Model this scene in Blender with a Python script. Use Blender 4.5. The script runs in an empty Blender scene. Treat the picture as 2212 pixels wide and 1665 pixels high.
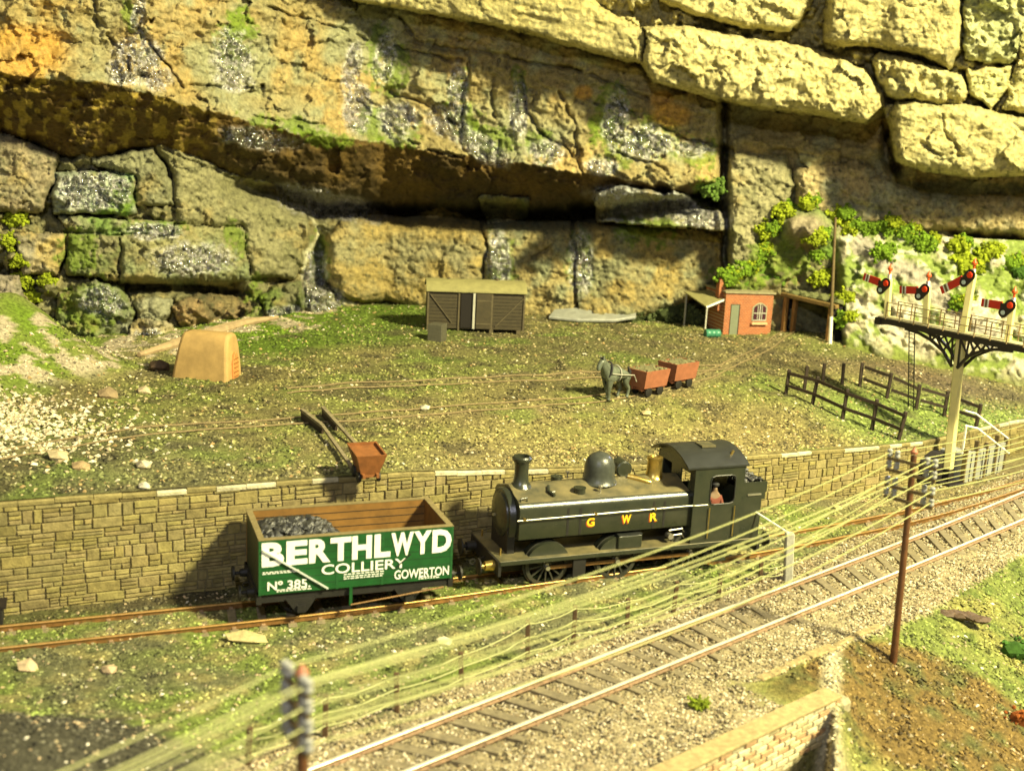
import bpy, math, random
import numpy as np
from mathutils import Vector, Matrix
random.seed(7); RNG = np.random.RandomState(7)
SC = bpy.context.scene; COL = SC.collection
# ------------------------------------------------------------------ camera
F_, TH, RO, H = 2480., .222, .05, 17.
def _R():
    U = np.array([np.sin(RO)*np.cos(TH), np.cos(RO)*np.cos(TH), np.sin(TH)])
    F = np.array([0, 0, -1.]); Y = F-F.dot(U)*U; Y /= np.linalg.norm(Y); X = np.cross(Y, U)
    return np.array([X, Y, U])
MC = _R()
cam = bpy.data.objects.new('camera', bpy.data.cameras.new('camera')); COL.objects.link(cam)
cam.matrix_world = Matrix.Translation((0, 0, H)) @ Matrix([[float(v) for v in r] for r in MC]).to_4x4()
cam.data.lens = F_/2212*36; cam.data.clip_start = .5; cam.data.clip_end = 500
cam.data.dof.use_dof = True; cam.data.dof.focus_distance = 52; cam.data.dof.aperture_fstop = .21
SC.camera = cam
# ------------------------------------------------------------------ world, lamps
W = bpy.data.worlds.new('World'); SC.world = W; W.use_nodes = True
W.node_tree.nodes['Background'].inputs[0].default_value = (1, .9, .58, 1)
W.node_tree.nodes['Background'].inputs[1].default_value = .24
def area(name, loc, aim, size, power, color):
    l = bpy.data.lights.new(name, 'AREA'); l.shape = 'DISK'; l.size = size; l.energy = power; l.color = color
    o = bpy.data.objects.new(name, l); COL.objects.link(o); o.location = loc
    o.rotation_euler = (Vector(aim)-Vector(loc)).to_track_quat('-Z', 'Y').to_euler(); return o
area('room_lamp', (60, 10, 66), (0, 60, 8), 11, 315000, (1, .9, .5))
area('glint_fill_light', (-4, -14, 40), (0, 60, 8), 2, 11000, (.86, .86, 1))  # cool light added near the camera for glints and front fill
area('cool_lamp', (62, 92, 44), (8, 50, 0), 9, 16000, (.8, .78, 1))
SC.view_settings.view_transform = 'Standard'; SC.view_settings.look = 'None'
SC.view_settings.exposure = 0; SC.view_settings.gamma = 1
# ------------------------------------------------------------------ projection of traced points onto real surfaces
def ray(px, py): return MC @ np.array([(px-1106)/F_, -(py-832.5)/F_, -1])
def at(px, py, z=0.):
    d = ray(px, py); return np.array([0, 0, H])+d*(z-H)/d[2]
def aty(px, py, y):
    d = ray(px, py); return np.array([0, 0, H])+d*y/d[1]
# ------------------------------------------------------------------ noise
LAT = RNG.rand(16, 256, 256)
def vn(x, y, s=0):
    xi = np.floor(x).astype(int); yi = np.floor(y).astype(int); fx = x-xi; fy = y-yi
    fx = fx*fx*(3-2*fx); fy = fy*fy*(3-2*fy); L = LAT[s % 16]
    a = L[xi & 255, yi & 255]; b = L[(xi+1) & 255, yi & 255]; c = L[xi & 255, (yi+1) & 255]; d = L[(xi+1) & 255, (yi+1) & 255]
    return (a*(1-fx)+b*fx)*(1-fy)+(c*(1-fx)+d*fx)*fy
def fbm(x, y, sc, o=4, s=0):
    x = np.asarray(x, float)/sc; y = np.asarray(y, float)/sc; r = 0; a = .5; t = 0
    for i in range(o):
        r = r+a*vn(x+31.7*i+500, y+17.3*i+500, s+i); t += a; a *= .5; x = x*2.03; y = y*2.03
    return r/t
def facet(x, y, sc, s=0, slope=1.0):
    x = np.asarray(x, float)/sc+400; y = np.asarray(y, float)/sc+400
    xi = np.floor(x).astype(int); yi = np.floor(y).astype(int)
    best = np.full(x.shape, 9.); sec = np.full(x.shape, 9.); val = np.zeros(x.shape)
    for i in (-1, 0, 1):
        for j in (-1, 0, 1):
            a = (xi+i) & 255; b = (yi+j) & 255
            cx = xi+i+LAT[s % 16][a, b]; cy = yi+j+LAT[(s+1) % 16][a, b]
            d = np.hypot(x-cx, y-cy)
            v = (LAT[(s+2) % 16][a, b]-.5)*(x-cx)*2*slope+(LAT[(s+3) % 16][a, b]-.5)*(y-cy)*2*slope+(LAT[(s+4) % 16][a, b]-.5)*.8
            m = d < best; sec = np.where(m, best, np.minimum(sec, d)); val = np.where(m, v, val); best = np.where(m, d, best)
    return val, sec-best
def sst(a, b, x): t = np.clip((x-a)/(b-a), 0, 1); return t*t*(3-2*t)
# ------------------------------------------------------------------ materials
def mat(name, col, rough=.6, metal=0., var=.25, scale=6., bump=.15, col2=None, spec=.5, attr=False, wet=False, fine=40., bdist=.05):
    m = bpy.data.materials.new(name); m.use_nodes = True; n = m.node_tree.nodes; l = m.node_tree.links
    b = n['Principled BSDF']; b.inputs['Metallic'].default_value = metal; b.inputs['Roughness'].default_value = rough
    b.inputs['Specular IOR Level'].default_value = spec
    tc = n.new('ShaderNodeTexCoord'); no = n.new('ShaderNodeTexNoise'); no.inputs['Scale'].default_value = scale
    no.inputs['Detail'].default_value = 6; no.inputs['Roughness'].default_value = .65
    l.new(tc.outputs['Object'], no.inputs['Vector'])
    mr = n.new('ShaderNodeMapRange'); mr.inputs[1].default_value = .3; mr.inputs[2].default_value = .7
    l.new(no.outputs['Fac'], mr.inputs[0])
    mx = n.new('ShaderNodeMix'); mx.data_type = 'RGBA'; l.new(mr.outputs[0], mx.inputs[0])
    if attr:
        at_ = n.new('ShaderNodeVertexColor'); at_.layer_name = 'Col'
        lo = n.new('ShaderNodeMix'); lo.data_type = 'RGBA'; lo.blend_type = 'MULTIPLY'; lo.inputs[0].default_value = 1
        l.new(at_.outputs[0], lo.inputs[6]); lo.inputs[7].default_value = (1-var,)*3+(1,)
        hi = n.new('ShaderNodeMix'); hi.data_type = 'RGBA'; hi.blend_type = 'MULTIPLY'; hi.inputs[0].default_value = 1
        l.new(at_.outputs[0], hi.inputs[6]); hi.inputs[7].default_value = (1+var,)*3+(1,)
        l.new(lo.outputs[2], mx.inputs[6]); l.new(hi.outputs[2], mx.inputs[7])
    else:
        c2 = col2 or tuple(min(1, c*(1+var)) for c in col)
        mx.inputs[6].default_value = tuple(c*(1-var) for c in col)+(1,) if not col2 else tuple(col)+(1,)
        mx.inputs[7].default_value = tuple(c2)+(1,)
    l.new(mx.outputs[2], b.inputs['Base Color'])
    no2 = n.new('ShaderNodeTexNoise'); no2.inputs['Scale'].default_value = fine; no2.inputs['Detail'].default_value = 3
    l.new(tc.outputs['Object'], no2.inputs['Vector'])
    ad = n.new('ShaderNodeMath'); ad.operation = 'ADD'; l.new(no.outputs['Fac'], ad.inputs[0]); l.new(no2.outputs['Fac'], ad.inputs[1])
    bp = n.new('ShaderNodeBump'); bp.inputs['Strength'].default_value = bump; bp.inputs['Distance'].default_value = bdist
    l.new(ad.outputs[0], bp.inputs['Height']); l.new(bp.outputs[0], b.inputs['Normal'])
    if wet:
        vo = n.new('ShaderNodeTexNoise'); vo.inputs['Scale'].default_value = 4.2; vo.inputs['Detail'].default_value = 1.5; vo.inputs['Roughness'].default_value = .7; l.new(tc.outputs['Object'], vo.inputs['Vector'])
        b2_ = n.new('ShaderNodeBump'); b2_.inputs['Distance'].default_value = .8; l.new(vo.outputs['Fac'], b2_.inputs['Height']); l.new(bp.outputs[0], b2_.inputs['Normal'])
        wq = n.new('ShaderNodeAttribute'); wq.attribute_name = 'wet'; l.new(wq.outputs['Fac'], b2_.inputs['Strength']); l.new(b2_.outputs[0], b.inputs['Normal'])
        io = n.new('ShaderNodeMapRange'); io.inputs[3].default_value = 1.45; io.inputs[4].default_value = 3.0; l.new(wq.outputs['Fac'], io.inputs[0]); l.new(io.outputs[0], b.inputs['IOR'])
        wa = n.new('ShaderNodeAttribute'); wa.attribute_name = 'wet'
        r = n.new('ShaderNodeMapRange'); r.inputs[3].default_value = rough; r.inputs[4].default_value = .1
        l.new(wa.outputs['Fac'], r.inputs[0]); l.new(r.outputs[0], b.inputs['Roughness'])
        s = n.new('ShaderNodeMapRange'); s.inputs[3].default_value = bump; s.inputs[4].default_value = 1.
        l.new(wa.outputs['Fac'], s.inputs[0]); l.new(s.outputs[0], bp.inputs['Strength'])
        sp = n.new('ShaderNodeMapRange'); sp.inputs[3].default_value = spec; sp.inputs[4].default_value = 1.
        l.new(wa.outputs['Fac'], sp.inputs[0]); l.new(sp.outputs[0], b.inputs['Specular IOR Level'])
    return m
M = {}
M['rock'] = mat('rock', (.3, .3, .2), .8, var=.42, scale=3.2, bump=.6, attr=True, wet=True, fine=14, bdist=.12, spec=.3)
M['soil'] = mat('soil', (.2, .18, .07), .9, var=.55, scale=5.5, bump=.9, attr=True, fine=13, bdist=.09, spec=.2)
M['peb'] = mat('pebbles', (.3, .3, .2), .75, var=.2, scale=9, bump=.2, attr=True, spec=.3)
M['wall'] = mat('coursed_stone', (.3, .27, .15), .85, var=.35, scale=3.5, bump=.5, attr=True, fine=14, bdist=.05, spec=.25)
M['moss'] = mat('moss', (.2, .28, .02), .9, var=.3, scale=5, bump=.3, attr=True, spec=.15)
M['black'] = mat('black_loco_paint', (.02, .025, .016), .27, var=.3, scale=1.6, bump=.12, spec=.7, col2=(.034, .037, .022))
M['dust'] = mat('dusty_black_paint', (.045, .047, .028), .5, var=.5, scale=1.2, bump=.15, col2=(.2, .165, .075))
M['roofblk'] = mat('satin_black_roof', (.022, .024, .021), .4, var=.3, scale=2, bump=.08)
M['grime'] = mat('frame_black', (.012, .011, .009), .6, var=.4, scale=4, bump=.2)
M['wheelp'] = mat('oily_wheel_paint', (.035, .035, .025), .4, var=.4, scale=4, bump=.1)
M['brass'] = mat('brass', (.55, .4, .12), .3, .9, var=.2, bump=.05)
M['steel'] = mat('steel_wire', (.55, .52, .42), .3, .8, var=.1, bump=.03)
M['green'] = mat('green_wagon_paint', (.009, .075, .017), .4, var=.3, scale=1.6, bump=.12)
M['white'] = mat('white_lettering', (.8, .8, .74), .5, var=.05, bump=.03)
M['yellow'] = mat('yellow_lettering', (.75, .5, .02), .5, var=.05, bump=.02)
M['redsh'] = mat('red_shading', (.4, .05, .01), .5, var=.05, bump=.02)
M['wagwood'] = mat('brown_planks', (.2, .1, .02), .6, var=.3, scale=1.5, bump=.15)
M['coal'] = mat('coal', (.035, .035, .03), .42, var=.5, scale=5, bump=.3, spec=.8)
M['rust'] = mat('rust_rail', (.2, .105, .03), .5, .2, var=.4, scale=5, bump=.2)
M['webm'] = mat('dusty_rail_web', (.3, .2, .12), .6, 0, var=.4, scale=5, bump=.2)
M['railtop'] = mat('polished_rail', (.85, .78, .6), .3, .45, var=.1, bump=.02)
M['railtopd'] = mat('dull_rail_head', (.5, .3, .1), .4, .7, var=.2, bump=.02)
M['thinrail'] = mat('tramway_rail', (.3, .23, .12), .55, .3, var=.3, bump=.1)
M['sleeper'] = mat('sleeper_wood', (.21, .175, .1), .8, var=.35, scale=4, bump=.4)
M['fence'] = mat('dark_timber', (.03, .018, .01), .6, var=.4, scale=6, bump=.25)
M['post'] = mat('brown_post', (.09, .05, .02), .75, var=.4, scale=6, bump=.3)
M['polew'] = mat('pole_wood', (.11, .045, .015), .55, var=.3, scale=4, bump=.2)
M['poley'] = mat('stained_pole', (.14, .1, .04), .6, var=.3, scale=4, bump=.2)
M['cream'] = mat('cream_paint', (.74, .68, .3), .4, var=.08, scale=2, bump=.06)
M['creamw'] = mat('white_paint', (.85, .84, .74), .4, var=.05, scale=2, bump=.05)
M['string'] = mat('wire_string', (.33, .34, .13), .55, var=.12, scale=8, bump=.1)
M['insul'] = mat('white_insulator', (.3, .3, .27), .3, var=.05, bump=.02)
M['sred'] = mat('signal_red', (.62, .025, .015), .35, var=.08, bump=.03)
M['lens'] = mat('red_lens', (.85, .05, .01), .15, var=.05, bump=.01)
M['clens'] = mat('clear_lens', (.6, .75, .72), .1, var=.05, bump=.01)
M['girder'] = mat('black_girder', (.018, .014, .015), .45, var=.3, bump=.15)
M['deck'] = mat('deck_boards', (.42, .38, .2), .7, var=.2, scale=6, bump=.2)
M['orange'] = mat('tub_paint', (.3, .11, .055), .6, var=.2, scale=3, bump=.15)
M['rusty'] = mat('rusty_tub', (.22, .08, .018), .7, var=.3, scale=3, bump=.25)
M['horse'] = mat('pewter_grey', (.065, .075, .052), .35, .2, var=.35, scale=2.2, bump=.1, col2=(.19, .215, .155))
M['harness'] = mat('harness_black', (.03, .03, .03), .5, var=.2, bump=.05)
M['sand'] = mat('tan_plaster', (.43, .28, .1), .75, var=.2, scale=1.5, bump=.3)
M['doorbr'] = mat('orange_brick_door', (.55, .22, .06), .7, var=.25, scale=4, bump=.2)
M['olive'] = mat('olive_van_paint', (.048, .037, .014), .65, var=.25, scale=3, bump=.15)
M['olivef'] = mat('olive_framing', (.095, .075, .035), .65, var=.3, scale=6, bump=.2)
M['roofol'] = mat('olive_roof_felt', (.27, .25, .1), .65, var=.18, scale=2.5, bump=.12)
M['dark'] = mat('dark_interior', (.01, .007, .005), .9, var=.2, bump=.1)
M['cubeg'] = mat('grey_box_paint', (.09, .085, .055), .6, var=.2, bump=.15)
M['greydoor'] = mat('grey_green_door', (.17, .19, .12), .6, var=.1, bump=.08)
M['drum'] = mat('green_drum_paint', (.05, .22, .13), .35, var=.2, bump=.1)
M['timber'] = mat('yellow_timber', (.34, .18, .05), .7, var=.3, scale=4, bump=.3)
M['conc'] = mat('concrete', (.42, .41, .33), .8, var=.2, scale=6, bump=.3)
M['gpanel'] = mat('grey_panel', (.3, .31, .28), .6, var=.2, scale=3, bump=.12)
M['leaf'] = mat('dead_leaf', (.09, .055, .03), .7, var=.4, bump=.3)
M['skin'] = mat('skin', (.2, .13, .07), .6, var=.05, bump=.03)
M['cloth'] = mat('clothing', (.16, .04, .02), .8, var=.1, bump=.1)
def brickmat(name, c1, c2, mortar, scale, bw=.5, rh=.25, rotx=True):
    m = bpy.data.materials.new(name); m.use_nodes = True; n = m.node_tree.nodes; l = m.node_tree.links; b = n['Principled BSDF']
    tc = n.new('ShaderNodeTexCoord'); mp = n.new('ShaderNodeMapping'); l.new(tc.outputs['Object'], mp.inputs[0])
    if rotx: mp.inputs['Rotation'].default_value = (math.pi/2, 0, 0)
    br = n.new('ShaderNodeTexBrick'); br.inputs['Scale'].default_value = scale; br.inputs['Brick Width'].default_value = bw
    br.inputs['Row Height'].default_value = rh; br.inputs['Mortar Size'].default_value = .025
    br.inputs[1].default_value = c1+(1,); br.inputs[2].default_value = c2+(1,); br.inputs[3].default_value = mortar+(1,)
    l.new(mp.outputs[0], br.inputs[0]); l.new(br.outputs[0], b.inputs['Base Color']); b.inputs['Roughness'].default_value = .75
    bp = n.new('ShaderNodeBump'); bp.invert = True; bp.inputs['Strength'].default_value = .5; bp.inputs['Distance'].default_value = .02
    l.new(br.outputs['Fac'], bp.inputs['Height']); l.new(bp.outputs[0], b.inputs['Normal']); return m
M['brick'] = brickmat('red_brick', (.4, .11, .03), (.28, .07, .022), (.42, .27, .14), 2.2)
# ------------------------------------------------------------------ object helpers
def tagit(o, label=None, cat=None, group=None, kind=None):
    if label: o['label'] = label
    if cat: o['category'] = cat
    if group: o['group'] = group
    if kind: o['kind'] = kind
    return o
def thing(name, label, cat, loc=(0, 0, 0), rz=0, group=None):
    o = bpy.data.objects.new(name, None); COL.objects.link(o); o.location = tuple(float(v) for v in loc); o.rotation_euler = (0, 0, rz)
    return tagit(o, label, cat, group)
def meshobj(name, V, F, m, parent=None, smooth=False, cols=None, wet=None, off=None):
    me = bpy.data.meshes.new(name)
    V = np.asarray(V, float)
    if off is not None: V = V-np.asarray(off, float)
    me.from_pydata(V.tolist(), [], F if isinstance(F, list) else F.tolist()); me.materials.append(m)
    if cols is not None:
        a = me.color_attributes.new('Col', 'FLOAT_COLOR', 'POINT'); c = np.ones((len(V), 4)); c[:, :3] = cols; a.data.foreach_set('color', c.ravel())
    if wet is not None:
        a = me.attributes.new('wet', 'FLOAT', 'POINT'); a.data.foreach_set('value', np.asarray(wet, float).ravel())
    if smooth: me.polygons.foreach_set('use_smooth', [True]*len(me.polygons))
    o = bpy.data.objects.new(name, me); COL.objects.link(o)
    if parent: o.parent = parent
    return o
class MB:
    def __init__(s): s.v = []; s.f = []
    def add(s, V, F):
        n = len(s.v); s.v += [tuple(float(c) for c in p) for p in V]; s.f += [tuple(i+n for i in q) for q in F]; return s
    def box(s, x0, x1, y0, y1, z0, z1):
        return s.add([(x0, y0, z0), (x1, y0, z0), (x1, y1, z0), (x0, y1, z0), (x0, y0, z1), (x1, y0, z1), (x1, y1, z1), (x0, y1, z1)],
                     [(3, 2, 1, 0), (4, 5, 6, 7), (0, 1, 5, 4), (1, 2, 6, 5), (2, 3, 7, 6), (3, 0, 4, 7)])
    def bar(s, a, b, w, h=None, up=(0, 0, 1)):
        a = np.array(a, float); b = np.array(b, float); h = h or w; d = b-a; d /= np.linalg.norm(d)+1e-9
        up = np.array(up, float)
        if abs(d@up) > .98: up = np.array([0, 1., 0]) if abs(d[1]) < .9 else np.array([1., 0, 0])
        u = np.cross(d, up); u /= np.linalg.norm(u); t = np.cross(u, d)
        c = [p+u*i*w/2+t*j*h/2 for p in (a, b) for i, j in ((-1, -1), (1, -1), (1, 1), (-1, 1))]
        return s.add(c, [(0, 1, 2, 3), (7, 6, 5, 4), (0, 4, 5, 1), (1, 5, 6, 2), (2, 6, 7, 3), (3, 7, 4, 0)])
    def tube(s, pts, r, n=8, r2=None):
        pts = [np.array(p, float) for p in pts]; N = len(pts); V = []; F = []
        rr = [r]*N if r2 is None else [r+(r2-r)*i/(N-1) for i in range(N)]
        if isinstance(r, (list, tuple)): rr = list(r)
        pu = None
        for i, p in enumerate(pts):
            d = (pts[min(i+1, N-1)]-pts[max(i-1, 0)]); d /= np.linalg.norm(d)+1e-9
            u = np.cross(d, (0, 0, 1.)) if pu is None else pu-d*(pu@d)
            if np.linalg.norm(u) < 1e-3: u = np.array([1., 0, 0])
            u /= np.linalg.norm(u); pu = u; w = np.cross(d, u)
            V += [p+rr[i]*(u*math.cos(2*math.pi*k/n)+w*math.sin(2*math.pi*k/n)) for k in range(n)]
        for i in range(N-1):
            F += [(i*n+k, i*n+(k+1) % n, (i+1)*n+(k+1) % n, (i+1)*n+k) for k in range(n)]
        F += [tuple(range(n))[::-1], tuple((N-1)*n+k for k in range(n))]
        return s.add(V, F)
    def lathe(s, prof, n=24, c=(0, 0, 0), axis='z'):
        V = []; F = []
        for r, h in prof:
            for k in range(n):
                a = 2*math.pi*k/n; p = (r*math.cos(a), r*math.sin(a), h)
                if axis == 'y': p = (p[0], p[2], p[1])
                if axis == 'x': p = (p[2], p[0], p[1])
                V.append((p[0]+c[0], p[1]+c[1], p[2]+c[2]))
        for i in range(len(prof)-1): F += [(i*n+k, i*n+(k+1) % n, (i+1)*n+(k+1) % n, (i+1)*n+k) for k in range(n)]
        F += [tuple(range(n))[::-1], tuple((len(prof)-1)*n+k for k in range(n))]
        return s.add(V, F)
    def prism(s, poly, a, b, plane='xz'):
        n = len(poly); mk = {'xz': lambda u, v, t: (u, t, v), 'yz': lambda u, v, t: (t, u, v), 'xy': lambda u, v, t: (u, v, t)}[plane]
        V = [mk(u, v, a) for u, v in poly]+[mk(u, v, b) for u, v in poly]
        return s.add(V, [tuple(range(n)), tuple(range(n, 2*n))[::-1]]+[(i, i+n, (i+1) % n+n, (i+1) % n) for i in range(n)])
    def rock(s, c, r, sq=(1, 1, .7)):
        ph = (1+5**.5)/2
        V = np.array([(-1, ph, 0), (1, ph, 0), (-1, -ph, 0), (1, -ph, 0), (0, -1, ph), (0, 1, ph), (0, -1, -ph), (0, 1, -ph), (ph, 0, -1), (ph, 0, 1), (-ph, 0, -1), (-ph, 0, 1)])/1.9
        F = [(0, 11, 5), (0, 5, 1), (0, 1, 7), (0, 7, 10), (0, 10, 11), (1, 5, 9), (5, 11, 4), (11, 10, 2), (10, 7, 6), (7, 1, 8), (3, 9, 4), (3, 4, 2), (3, 2, 6), (3, 6, 8), (3, 8, 9), (4, 9, 5), (2, 4, 11), (6, 2, 10), (8, 6, 7), (9, 8, 1)]
        V = V*(.75+.5*RNG.rand(12, 1))*r*np.array(sq)+np.array(c); return s.add(V, F)
    def build(s, name, m, parent=None, smooth=False, bevel=0, off=None, label=None, seg=1, recalc=True):
        o = meshobj(name, s.v, s.f, m, parent, False, off=off)
        if recalc:
            import bmesh
            bm = bmesh.new(); bm.from_mesh(o.data); bmesh.ops.recalc_face_normals(bm, faces=bm.faces); bm.to_mesh(o.data); bm.free()
        if smooth:
            o.data.polygons.foreach_set('use_smooth', [True]*len(o.data.polygons)); o.data.set_sharp_from_angle(angle=math.radians(40))
        if bevel:
            b = o.modifiers.new('bevel', 'BEVEL'); b.width = bevel; b.segments = seg; b.limit_method = 'ANGLE'
        if label: o['label'] = label
        return o
def text_mesh(txt, name, m, parent, x0, x1, z0, z1, y, bold=.03, thick=.012):
    cu = bpy.data.curves.new('t', 'FONT'); cu.body = txt; cu.offset = bold; cu.extrude = .01; cu.resolution_u = 3
    to = bpy.data.objects.new('t', cu); COL.objects.link(to); dg = bpy.context.evaluated_depsgraph_get()
    me = bpy.data.meshes.new_from_object(to.evaluated_get(dg)); bpy.data.objects.remove(to)
    V = np.array([v.co[:] for v in me.vertices]); mn = V.min(0); mx = V.max(0)
    for v in me.vertices:
        c = v.co; v.co = (x0+(c[0]-mn[0])/(mx[0]-mn[0])*(x1-x0), y-(c[2]-mn[2])/(mx[2]-mn[2])*thick, z0+(c[1]-mn[1])/(mx[1]-mn[1])*(z1-z0))
    me.materials.clear(); me.materials.append(m); me.name = name
    o = bpy.data.objects.new(name, me); COL.objects.link(o); o.parent = parent; return o
def skin(name, verts, edges, radii, m, parent=None, sub=2):
    me = bpy.data.meshes.new(name); me.from_pydata([tuple(v) for v in verts], edges, []); me.materials.append(m)
    o = bpy.data.objects.new(name, me); COL.objects.link(o); o.parent = parent
    md = o.modifiers.new('skin', 'SKIN'); md.use_smooth_shade = True
    for i, r in enumerate(radii):
        sv = me.skin_vertices[0].data[i]; sv.radius = (r, r) if not isinstance(r, tuple) else r; sv.use_root = (i == 0)
    s = o.modifiers.new('sub', 'SUBSURF'); s.levels = sub; s.render_levels = sub; return o
def copy_tree(o, parent=None):
    c = o.copy(); COL.objects.link(c); c.parent = parent
    for ch in list(o.children): copy_tree(ch, c)
    return c
def pebbles(P, R, C, name, label=None, cat=None, parent=None, flat=.65):
    """many small chips as one scattered mass"""
    n = len(P); base = np.array([(1, 0, 0), (0, 1, 0), (-1, 0, 0), (0, -1, 0), (0, 0, 1), (0, 0, -1.)])
    V = base[None]*R[:, None, None]*(.6+.8*RNG.rand(n, 6, 1)); V[:, :, 2] *= flat
    a = RNG.rand(n)*6.28; ca, sa = np.cos(a)[:, None], np.sin(a)[:, None]
    x = V[..., 0]*ca-V[..., 1]*sa; y = V[..., 0]*sa+V[..., 1]*ca; V[..., 0] = x; V[..., 1] = y
    t = (RNG.rand(n)-.5)[:, None]*1.2; z = V[..., 2]+V[..., 0]*t; V[..., 2] = z
    V += P[:, None, :]
    F0 = np.array([(0, 1, 4), (1, 2, 4), (2, 3, 4), (3, 0, 4), (1, 0, 5), (2, 1, 5), (3, 2, 5), (0, 3, 5)])
    F = (F0[None]+6*np.arange(n)[:, None, None]).reshape(-1, 3)
    o = meshobj(name, V.reshape(-1, 3), F, M['peb'], parent, cols=np.repeat(C, 6, 0))
    return tagit(o, label, cat, kind='stuff')
# ------------------------------------------------------------------ terrain functions
WX = [-40, -24, -16.5, -11, -3.8, 4, 11.8, 18.4, 21.5, 28.3, 45, 70]; WY = [27.5, 33.1, 36.3, 38.9, 42.4, 46.5, 51.6, 55.2, 57.6, 63.5, 74, 88]
WT = [4.0, 4.0, 4.0, 3.92, 3.8, 3.15, 2.62, 2.4, 2.15, 2.0, 2.2, 2.2]
def ywall(x): return np.interp(x, WX, WY)
BL0 = at(-40, 880, 4.3); BL1 = at(330, 795, 4.3); _bd = (BL1-BL0)[:2]; _bd /= np.linalg.norm(_bd)
def zyard(x, y):
    x = np.asarray(x, float); y = np.asarray(y, float); t = y-ywall(x)
    z = 4.3-(4.25-np.interp(x, WX, WT))*np.exp(-(np.maximum(t, 0)/9)**2)
    z = z+(fbm(x, y, 5, 3, 1)-.5)*.5*sst(0, 4, t)
    s = (x-BL0[0])*(-_bd[1])+(y-BL0[1])*_bd[0]
    u = (x-BL0[0])*_bd[0]+(y-BL0[1])*_bd[1]
    Lb = np.linalg.norm((BL1-BL0)[:2])
    z = z+np.minimum(np.maximum(s, 0)*.62, 3.6)*(1-sst(Lb-3.5, Lb+1.5, u))
    return z
BW0 = at(1320, 1708, .15); BW1 = at(1792, 1487, .15); _wd = (BW1-BW0)[:2]; LW = np.linalg.norm(_wd); _wd /= LW
BRD = np.array([at(px, py)[:2] for px, py in [(1640, 1468), (1803, 1396), (1952, 1339), (2100, 1262), (2212, 1190), (2420, 1060)]])
def _zsl(x, y): return -.44*max(float(np.interp(x, BRD[:, 0], BRD[:, 1]))-y, 0)*.72
XB0 = at(1786, 1720, -3.)
for _ in range(40): XB0 = at(1786, 1720, .5*XB0[2]+.5*_zsl(XB0[0], XB0[1]))
XB1 = at(1800, 1484, .1)
def zlow(x, y):
    x = np.asarray(x, float); y = np.asarray(y, float)
    z = (fbm(x, y, 4, 3, 2)-.5)*.22
    # embankment right of the brick wall
    yb = np.interp(x, BRD[:, 0], BRD[:, 1]); s = np.maximum(yb-y, 0)*.72
    u = (x-BW0[0])*_wd[0]+(y-BW0[1])*_wd[1]; sw = -((x-BW0[0])*(-_wd[1])+(y-BW0[1])*_wd[0])  # in front of the wall
    dw = x-(XB0[0]+(y-XB0[1])*(XB1[0]-XB0[0])/(XB1[1]-XB0[1]))
    e = -.44*s*sst(-.2, 1.2, dw)
    d = -7*sst(.3, .75, sw)*(1-sst(-.25, .05, dw))
    z = z+e+d
    cm = at(-40, 1700, .8); z = z+2.3*np.exp(-(((x-cm[0])/4.6)**2+((y-cm[1])/3.4)**2))
    return z
def hit(px, py, zf, z0=4.3):
    p = at(px, py, z0)
    for _ in range(30): p = at(px, py, .5*p[2]+.5*float(zf(p[0], p[1])))
    return p
def yh(px, py): return hit(px, py, zyard, 4.3)
def lh(px, py): return hit(px, py, zlow, 0.)
def grid(nx, ny): i = np.arange(nx-1)[:, None]*ny+np.arange(ny-1)[None]; return np.stack([i, i+ny, i+ny+1, i+1], -1).reshape(-1, 4)
def blob(x, y, c, r, sq=1.): return np.exp(-(((x-c[0])/r)**2+((y-c[1])/(r*sq))**2))
def mixc(c, t, col): t = np.clip(t, 0, 1)[..., None]; return c*(1-t)+np.array(col)*t
def pdist(X, Y, P):
    best = np.full(X.shape, 1e9)
    for a, b in zip(P[:-1], P[1:]):
        dx, dy = b[0]-a[0], b[1]-a[1]; t = np.clip(((X-a[0])*dx+(Y-a[1])*dy)/(dx*dx+dy*dy), 0, 1); best = np.minimum(best, np.hypot(X-a[0]-dx*t, Y-a[1]-dy*t))
    return best
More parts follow.
